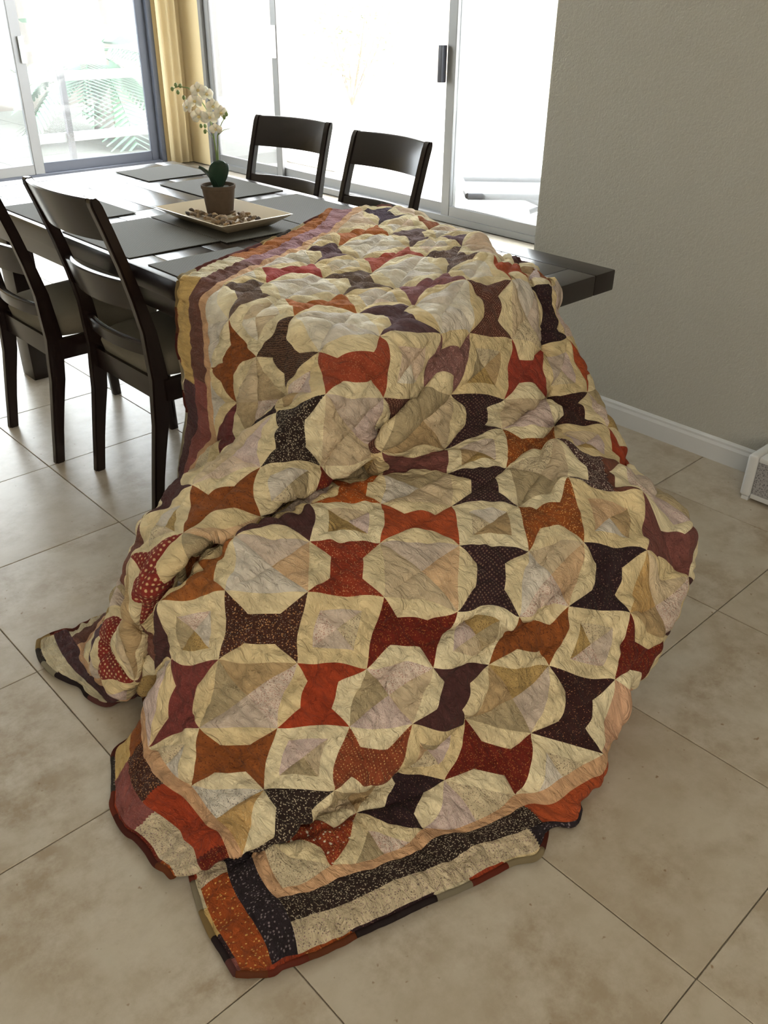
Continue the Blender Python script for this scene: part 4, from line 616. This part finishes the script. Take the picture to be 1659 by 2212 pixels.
SQ = {(2,6):{3:'scrap_tan',2:'scrap_pink_floral',0:'scrap_grey_rose',1:'scrap_khaki'},(4,4):{3:'scrap_pink_floral',2:'scrap_beige',0:'scrap_lilac',1:'scrap_khaki'},
(6,2):{3:'scrap_gold_dot',2:'scrap_grey_rose',0:'scrap_khaki',1:'scrap_tan'},(4,8):{3:'scrap_grey_rose',2:'scrap_peach',0:'scrap_white',1:'scrap_white'},
(6,6):{3:'scrap_grey_rose',2:'scrap_peach',0:'scrap_beige',1:'scrap_beige'},(8,4):{3:'scrap_beige',2:'scrap_peach',0:'scrap_pink_floral',1:'scrap_white'},
(0,0):{3:'scrap_cream_floral'},(2,2):{3:'scrap_khaki',2:'scrap_tan',0:'scrap_beige',1:'scrap_khaki'},(4,0):{3:'scrap_cream_floral',1:'scrap_lilac'},(0,4):{3:'scrap_white_floral',2:'scrap_gold_tan'},
(8,8):{3:'scrap_khaki',2:'scrap_beige',0:'scrap_beige',1:'scrap_white'},(10,10):{3:'scrap_khaki',2:'scrap_beige',0:'scrap_tan',1:'scrap_khaki'},(8,12):{3:'scrap_grey_rose',2:'scrap_lilac',0:'scrap_beige',1:'scrap_beige'},
(10,6):{3:'scrap_cream_floral',2:'scrap_beige',0:'scrap_khaki',1:'scrap_khaki'},(12,8):{3:'scrap_beige',2:'scrap_lilac',0:'scrap_lilac',1:'scrap_beige'},(6,14):{3:'scrap_beige',2:'scrap_lilac',0:'scrap_peach_pale',1:'scrap_beige'},
(8,16):{3:'scrap_beige',2:'scrap_tan_speck',0:'scrap_pink_floral',1:'scrap_tan_speck'},(8,0):{1:'scrap_salmon',3:'scrap_salmon'},(12,0):{1:'scrap_tan',3:'scrap_beige'},(10,2):{1:'scrap_gold_tan',3:'scrap_beige',2:'scrap_pink_floral',0:'scrap_tan'},
(2,14):{3:'scrap_beige',2:'scrap_tan',0:'scrap_tan',1:'scrap_beige'}}
SQ[(10,14)] = SQ[(12,12)] = SQ[(12,16)] = SQ[(14,14)] = SQ[(16,16)] = SQ[(14,18)] = SQ[(10,18)] = {0:'scrap_white',1:'scrap_pale',2:'scrap_pale',3:'scrap_white'}
def hsh(*k): return random.Random(str(k)).random()
def scrap(ca_, cb_, q_, tone):
    d = SQ.get((ca_, cb_))
    if d and q_ in d: return d[q_]
    if ca_ >= 10 and cb_ >= 12: return ['scrap_pale', 'scrap_white', 'scrap_peach_pale', 'scrap_beige'][int(hsh(ca_, cb_, q_)*4)]
    return SCR[int(hsh(ca_, cb_, q_, 'q')*len(SCR))]
def cream(ca_, cb_, s): return ['cream_a', 'cream_b', 'cream_a', 'cream_c'][int(hsh(ca_, cb_, s, 'c')*4)]
def fab(name, base, dot=None, scale=0, dens=.25, second=None, s2=0, d2=.2, mottle=.18, kind_='dot'):
    q = NT(name); uv = q.n('ShaderNodeUVMap', uv_map='cloth').outputs[0]
    nz = q.n('ShaderNodeTexNoise', Scale=14.0, Detail=4.0); q.l(uv, nz.inputs['Vector'])
    lo = tuple(c*(1-mottle) for c in base); hi = tuple(min(1, c*(1+mottle)) for c in base)
    c = q.mix(q.ramp(nz.outputs[0], .3, .7), lo, hi)
    for dc, sc, dn, k in ((dot, scale, dens, kind_), (second, s2, d2, 'dot')):
        if dc:
            v = q.n('ShaderNodeTexVoronoi', Scale=float(sc)); v.inputs['Randomness'].default_value = .25 if k == 'grid' else 1.0; q.l(uv, v.inputs['Vector'])
            if k == 'wave':
                v = q.n('ShaderNodeTexWave', Scale=float(sc), Distortion=6.0); v.inputs['Detail Scale'].default_value = 3.0; q.l(uv, v.inputs['Vector']); f_ = q.ramp(v.outputs[1], .55, .75)
                c = q.mix(f_, c, dc); continue
            c = q.mix(q.ramp(v.outputs['Distance'], dn, dn+.12, (1, 1, 1, 1), (0, 0, 0, 1)), c, dc)
    wv = q.n('ShaderNodeTexNoise', Scale=900.0, Detail=1.0); q.l(uv, wv.inputs['Vector'])
    q.l(c, q.b.inputs['Base Color']); q.b.inputs['Roughness'].default_value = .92; q.b.inputs['Specular IOR Level'].default_value = .1
    q.b.inputs['Sheen Weight'].default_value = .04; q.b.inputs['Sheen Roughness'].default_value = .5
    cr = q.n('ShaderNodeTexNoise', Scale=62.0, Detail=4.0, Distortion=.9); cr.inputs['Roughness'].default_value = .6
    mp = q.n('ShaderNodeMapping', Scale=(1.0, .45, 1)); mp.inputs['Rotation'].default_value = (0, 0, .785); q.l(uv, mp.inputs[0]); q.l(mp.outputs[0], cr.inputs['Vector'])
    q.bump(cr.outputs[0], 1.0, .020); return q.m
W_ = (.80, .74, .62); O_ = (.75, .42, .14)
DEFS = dict(
 cream_a=((.77,.65,.41),), cream_b=((.81,.71,.48),), cream_c=((.74,.60,.35),),
 scrap_tan=((.46,.33,.18),), scrap_khaki=((.42,.34,.21),(.55,.47,.30),420,.18), scrap_pink_floral=((.70,.58,.50),(.42,.20,.16),330,.24), scrap_grey_rose=((.58,.48,.40),(.66,.57,.49),380,.2),
 scrap_white=((.68,.62,.54),), scrap_peach=((.66,.45,.27),(.74,.56,.38),300,.18), scrap_gold_dot=((.46,.32,.13),(.18,.11,.06),300,.2), scrap_cream_floral=((.66,.56,.38),(.22,.17,.13),230,.19,(.45,.27,.20),260,.12),
 scrap_white_floral=((.68,.64,.56),(.20,.19,.18),230,.18,(.50,.36,.28),250,.1), scrap_beige=((.62,.50,.34),), scrap_lilac=((.62,.50,.46),(.45,.30,.30),340,.2), scrap_salmon=((.62,.38,.25),), scrap_gold_tan=((.56,.36,.15),(.70,.54,.30),210,.16),
 scrap_pale=((.76,.70,.58),), scrap_peach_pale=((.72,.57,.44),), scrap_tan_speck=((.52,.40,.24),(.30,.20,.14),320,.18),
 red_flower=((.30,.055,.025),W_,85,.17,O_,200,.16), ink=((.035,.018,.022),(.22,.13,.10),200,.16), ink_grid=((.045,.022,.026),(.20,.12,.09),130,.2,None,0,0,.1,'grid'), dark_red_dot=((.16,.022,.014),(.42,.16,.05),230,.18), dark_speck=((.045,.018,.018),(.50,.24,.13),230,.12),
 plum=((.085,.035,.035),), plum_grey=((.13,.075,.085),), plum_ink=((.09,.065,.09),), rust=((.27,.085,.025),(.14,.04,.02),150,.16), rust_dot=((.30,.085,.022),O_,220,.2), rust_orange=((.36,.125,.035),(.24,.07,.02),140,.15), black_leaf=((.035,.022,.020),(.50,.43,.32),260,.25), brick_dot=((.26,.065,.030),(.66,.40,.17),150,.13,None,0,0,.1,'grid'),
 red_orange=((.36,.055,.022),), orange_red=((.42,.085,.030),(.30,.05,.02),240,.15), brick_red=((.34,.055,.035),(.42,.10,.06),260,.2), coral=((.46,.12,.085),), rose_red=((.42,.085,.075),), choc_speck=((.075,.030,.022),(.52,.27,.12),190,.2,W_,260,.08), red_speck=((.28,.045,.022),(.62,.30,.14),230,.17),
 mauve=((.20,.075,.065),(.13,.045,.045),220,.2), mauve_glow=((.20,.050,.045),(.27,.08,.07),300,.2), mauve_speck=((.26,.13,.12),(.55,.36,.33),220,.16), mauve_pink=((.28,.13,.14),), mauve_grey=((.20,.14,.14),), mauve_brown=((.20,.085,.065),(.30,.14,.10),240,.2), brown=((.16,.06,.04),), brown_speck=((.12,.05,.035),(.34,.18,.11),230,.2),
 orange_flower=((.44,.105,.022),(.72,.45,.22),150,.14), brown_dot=((.11,.045,.035),(.40,.22,.15),210,.2,None,0,0,.1,'grid'), brown_wave=((.15,.085,.055),(.045,.025,.022),55,0,None,0,0,.1,'wave'), orange=((.46,.16,.055),(.36,.11,.04),160,.15), grey_brown=((.17,.12,.10),(.30,.22,.17),240,.2), grey_speck=((.16,.11,.10),(.42,.34,.28),230,.22),
 maroon=((.17,.05,.05),), polka_red=((.24,.035,.028),(.66,.44,.24),105,.19,None,0,0,.1,'grid'), brick_speck=((.34,.07,.035),(.46,.16,.08),260,.22),
 speck_white=((.085,.045,.045),(.62,.52,.42),300,.26),
 pink_border=((.62,.38,.22),), navy_leaf=((.030,.022,.028),(.22,.18,.20),130,.2), floral_border=((.62,.52,.36),(.26,.19,.17),210,.2,(.45,.30,.28),180,.14), rust_star=((.34,.075,.020),(.72,.42,.12),130,.16), tan_border=((.58,.40,.16),(.50,.33,.12),200,.2), cream_border=((.66,.58,.40),(.5,.4,.3),240,.15),
 mauve_border=((.26,.085,.075),(.34,.14,.12),240,.2), mauve_pale=((.36,.20,.22),), dark_border=((.085,.04,.045),(.14,.08,.07),230,.2), brown_border=((.15,.065,.05),(.25,.13,.10),230,.2), backing_cloth=((.60,.50,.34),))
MATS = {}
def fmat(n):
    if n not in MATS: MATS[n] = fab('fabric_'+n, *DEFS[n])
    return MATS[n]
# border strips
def side_of(a_, b_):
    return np.where(a_ < -0.0, 1, np.where(b_ < 0, 2, 3))   # 1 foot (a<0), 2 right border (b<0), 3 left border (b>18)
side = side_of(a, b); depth = np.where(side == 1, -a, np.where(side == 2, -b, b-18.0))
depth = np.where((side != 1) & (a < 0), np.maximum(depth, -a), depth)
lat = np.where(side == 1, b, a)
# pink inner border rings the pieced field; the foot strips run through to the corners
isin = (a > -.286) & (b > -.286) & (b < 18.286)
strip = np.where(isin, 0, np.where(side == 1, np.where(a < -1.357, 3, np.where(a < -.857, 2, np.where(a < -.286, 1, 9))), np.where(depth > 1.357, 3, np.where(depth > .857, 2, 1))))
s9 = strip == 9                                       # a in (-.286,0) beyond b limits
dd = np.where(b < 0, -b, b-18.0)
strip = np.where(s9, np.where(dd > 1.357, 3, np.where(dd > .857, 2, 1)), strip); side = np.where(s9, np.where(b < 0, 2, 3), side); lat = np.where(s9, a, lat)
strip = np.where((strip != 3) & out & ((b < -1.357) | (b > 19.357)), 3, strip); side = np.where((strip == 3) & (side == 1) & (a > -1.357), np.where(b < 0, 2, 3), side)
lat = np.where(side == 1, b, a)
SEG = {(1,0):[(30,'pink_border')],(2,0):[(30,'pink_border')],(3,0):[(30,'pink_border')],
 (1,1):[(2.0,'navy_leaf'),(3.2,'dark_red_dot'),(5.6,'red_orange'),(7.3,'choc_speck'),(9.5,'rust'),(13,'mauve_border'),(30,'dark_border')],
 (1,2):[(1.15,'rust_star'),(3.2,'floral_border'),(5.2,'floral_border'),(7.2,'mauve_border'),(11,'tan_border'),(14,'brown_border'),(30,'cream_border')],
 (2,1):[(4.9,'black_leaf'),(9.5,'orange_red'),(14,'brown_border'),(30,'mauve_border')],(2,2):[(4.6,'floral_border'),(8.6,'navy_leaf'),(12,'rust_star'),(30,'tan_border')],
 (3,1):[(3,'brown_border'),(8.4,'mauve_border'),(13.2,'brown_border'),(30,'mauve_pale')],(3,2):[(3,'cream_border'),(8.2,'dark_border'),(11.2,'tan_border'),(13.4,'cream_border'),(30,'rust_orange')]}
BIND = ['rust', 'black_leaf', 'cream_border', 'red_orange', 'mauve_border', 'rust_star', 'cream_c', 'ink', 'tan_border', 'dark_red_dot']
segid = np.zeros(len(a), int)
for (sd, st), sg in SEG.items():
    m_ = out & (side == sd) & (strip == st); segid[m_] = np.searchsorted(np.array([x for x, _ in sg]), lat[m_])
m_ = out & (strip == 3); segid[m_] = np.floor((lat[m_]+5)/.80).astype(int)
# one integer key per piece
def pack(*c):
    k = np.zeros(len(a), np.int64)
    for x in c: k = k*64+(np.asarray(x)+8)
    return k
z0 = np.zeros(len(a), int)
spk = np.where(bite, 1+biteside, 0)
tone = (ca == 11) & (cb == 5) & (kind == 0) & ~bite & (u_ < .55-.55*np.clip(v_, -1, 1)*0+.35*(-v_)) & (u_ < .25)
spk = np.where(tone, 3, spk)
p0 = np.where(out, 1, 0)
sub = np.where(kind == 0, spk, np.where(kind == 1, quad, np.where(frame, 4+fside*0+quad, quad)))
p1 = np.where(out, side, kind); p2 = np.where(out, strip, sub); p3 = np.where(out, segid, ca); p4 = np.where(out, z0, cb)
key = pack(p0, p1, p2, p3, p4)
order = np.argsort(key, kind='stable'); ks = key[order]; cuts = np.flatnonzero(np.diff(ks))+1
quilt = empty('quilt', (float(PV[..., 0].mean()), float(PV[..., 1].mean()), 0)); ORG = np.array(quilt.location)
tag(quilt, 'patchwork quilt of red, brown and cream spools draped from table to floor', 'quilt')
def mesh_from(idx, name, mat, parent):
    T = TR[idx]; u, inv = np.unique(T, return_inverse=True); T2 = inv.reshape(-1, 3)
    me = bpy.data.meshes.new(name); nv, nf = len(u), len(T2)
    me.vertices.add(nv); me.vertices.foreach_set('co', (VX[u]-ORG).astype(np.float32).ravel())
    me.loops.add(nf*3); me.loops.foreach_set('vertex_index', T2.ravel().astype(np.int32))
    me.polygons.add(nf); me.polygons.foreach_set('loop_start', np.arange(0, nf*3, 3, dtype=np.int32))
    me.polygons.foreach_set('use_smooth', np.ones(nf, bool))
    uvl = me.uv_layers.new(name='cloth'); uvl.data.foreach_set('uv', (UVX[u][T2.ravel()]*QU).astype(np.float32).ravel())
    me.update(calc_edges=True); me.materials.append(mat)
    return link(name, me, None, parent)
pieces = {}
for grp in np.split(order, cuts):
    i0 = grp[0]; k = (int(p0[i0]), int(p1[i0]), int(p2[i0]), int(p3[i0]), int(p4[i0])); pieces[k] = grp
blocks = {}
def block(kd, c):
    return blocks.get((kd, c))
# spools first, then the cream pieces grouped by the block they frame
frames = {}
for k, g in pieces.items():
    if k[0] == 0 and k[1] == 0 and k[2] in (1, 2):
        ca_, cb_ = k[3], k[4]; up = ((ca_+1+cb_+1)//2) % 2 == 0; s = 1 if k[2] == 2 else -1
        oc = (ca_+s, cb_+s) if up else (ca_+s, cb_-s)
        frames.setdefault(('octagon', oc), []).append(g)
    if k[0] == 0 and k[1] == 2 and k[2] >= 4: frames.setdefault(('square', (k[3], k[4])), []).append(g)
for (kd, c), gs in sorted(frames.items(), key=lambda t: str(t[0])):
    o = mesh_from(np.concatenate(gs), kd+'_block', fmat(cream(c[0], c[1], 0)), quilt); blocks[(kd, c)] = o
for k, g in sorted(pieces.items()):
    if k[0] == 0:
        if k[1] == 0 and k[2] in (0, 3):
            nm = 'speck_white' if k[2] == 3 else SP.get((k[3], k[4]), ['plum', 'rust', 'mauve', 'ink', 'brick_dot'][int(hsh(k[3], k[4])*5)])
            mesh_from(g, 'spool_patch', fmat(nm), quilt)
        elif k[1] in (1, 2) and k[2] < 4:
            par = blocks.get(('octagon' if k[1] == 1 else 'square', (k[3], k[4])))
            if k[1] == 1 or True: mesh_from(g, 'triangle_patch', fmat(scrap(k[3], k[4], k[2], 0)), par or quilt)
    else:
        if k[2] == 3: mesh_from(g, 'binding_strip', fmat(BIND[int(hsh(int(k[1]), int(k[3]), 'b')*len(BIND))]), quilt)
        else:
            sg = SEG[(k[1] if k[2] else 1, k[2])]; mesh_from(g, 'border_strip', fmat(sg[min(k[3], len(sg)-1)][1]), quilt)
# backing and edge thickness
s2 = 1; LB = evalgrid(np.arange(0, QN-1+.01, .25), np.arange(0, QM-1+.01, .25)); NBk = normals(LB)*sgn; LBk = LB-NBk*.004; LBk[..., 2] = np.maximum(LBk[..., 2], .001)
ni, nj = LBk.shape[:2]; I2, J2 = np.meshgrid(np.arange(ni-1), np.arange(nj-1), indexing='ij'); q0 = (I2*nj+J2).ravel(); Q4 = np.stack([q0, q0+1, q0+nj+1, q0+nj], 1); Q4 = Q4[(-1.5+I2.ravel()*.125) < turn(-1.5+J2.ravel()*.125)+.5]
me = bpy.data.meshes.new('backing'); me.from_pydata((LBk.reshape(-1, 3)-ORG).tolist(), [], Q4.tolist()); me.polygons.foreach_set('use_smooth', [True]*len(me.polygons)); me.materials.append(fmat('backing_cloth')); me.uv_layers.new(name='cloth'); link('backing', me, None, quilt)
# bound edge: a rounded rope of cloth round the rim
def rim(pts3, nrm, name, m):
    bm = bmesh.new(); pts3 = pts3-ORG; tube(bm, pts3.tolist(), .0065, 7); o = obj(name, bm, m, quilt, True); o.data.uv_layers.new(name='cloth')
na_ = [NB, int((turn(-1.5)+.55+1.5)*14), int((turn(19.5)+.55+1.5)*14)]
edges = [SV[0, :], SV[:na_[1], 0], SV[:na_[2], -1]]
for n_e, e in enumerate(edges):
    e = e - np.array((0, 0, 0)); mid = (e + 0)*1.0; step = 9
    base_ = [PV[0, :], PV[:na_[1], 0], PV[:na_[2], -1]][n_e]; line = base_*.5+e*.5; line[:, 2] = np.maximum(line[:, 2], .0065)
    lat_e = -1.5+np.arange(len(line))/14; seg_e = np.floor((lat_e+5)/.80).astype(int); k = 0
    while k < len(line)-1:
        j = k+1
        while j < len(line)-1 and seg_e[j] == seg_e[k]: j += 1
        rim(line[k:j+1], None, 'binding_strip', fmat(BIND[int(hsh(n_e+1, int(seg_e[k]), 'b')*len(BIND))])); k = j
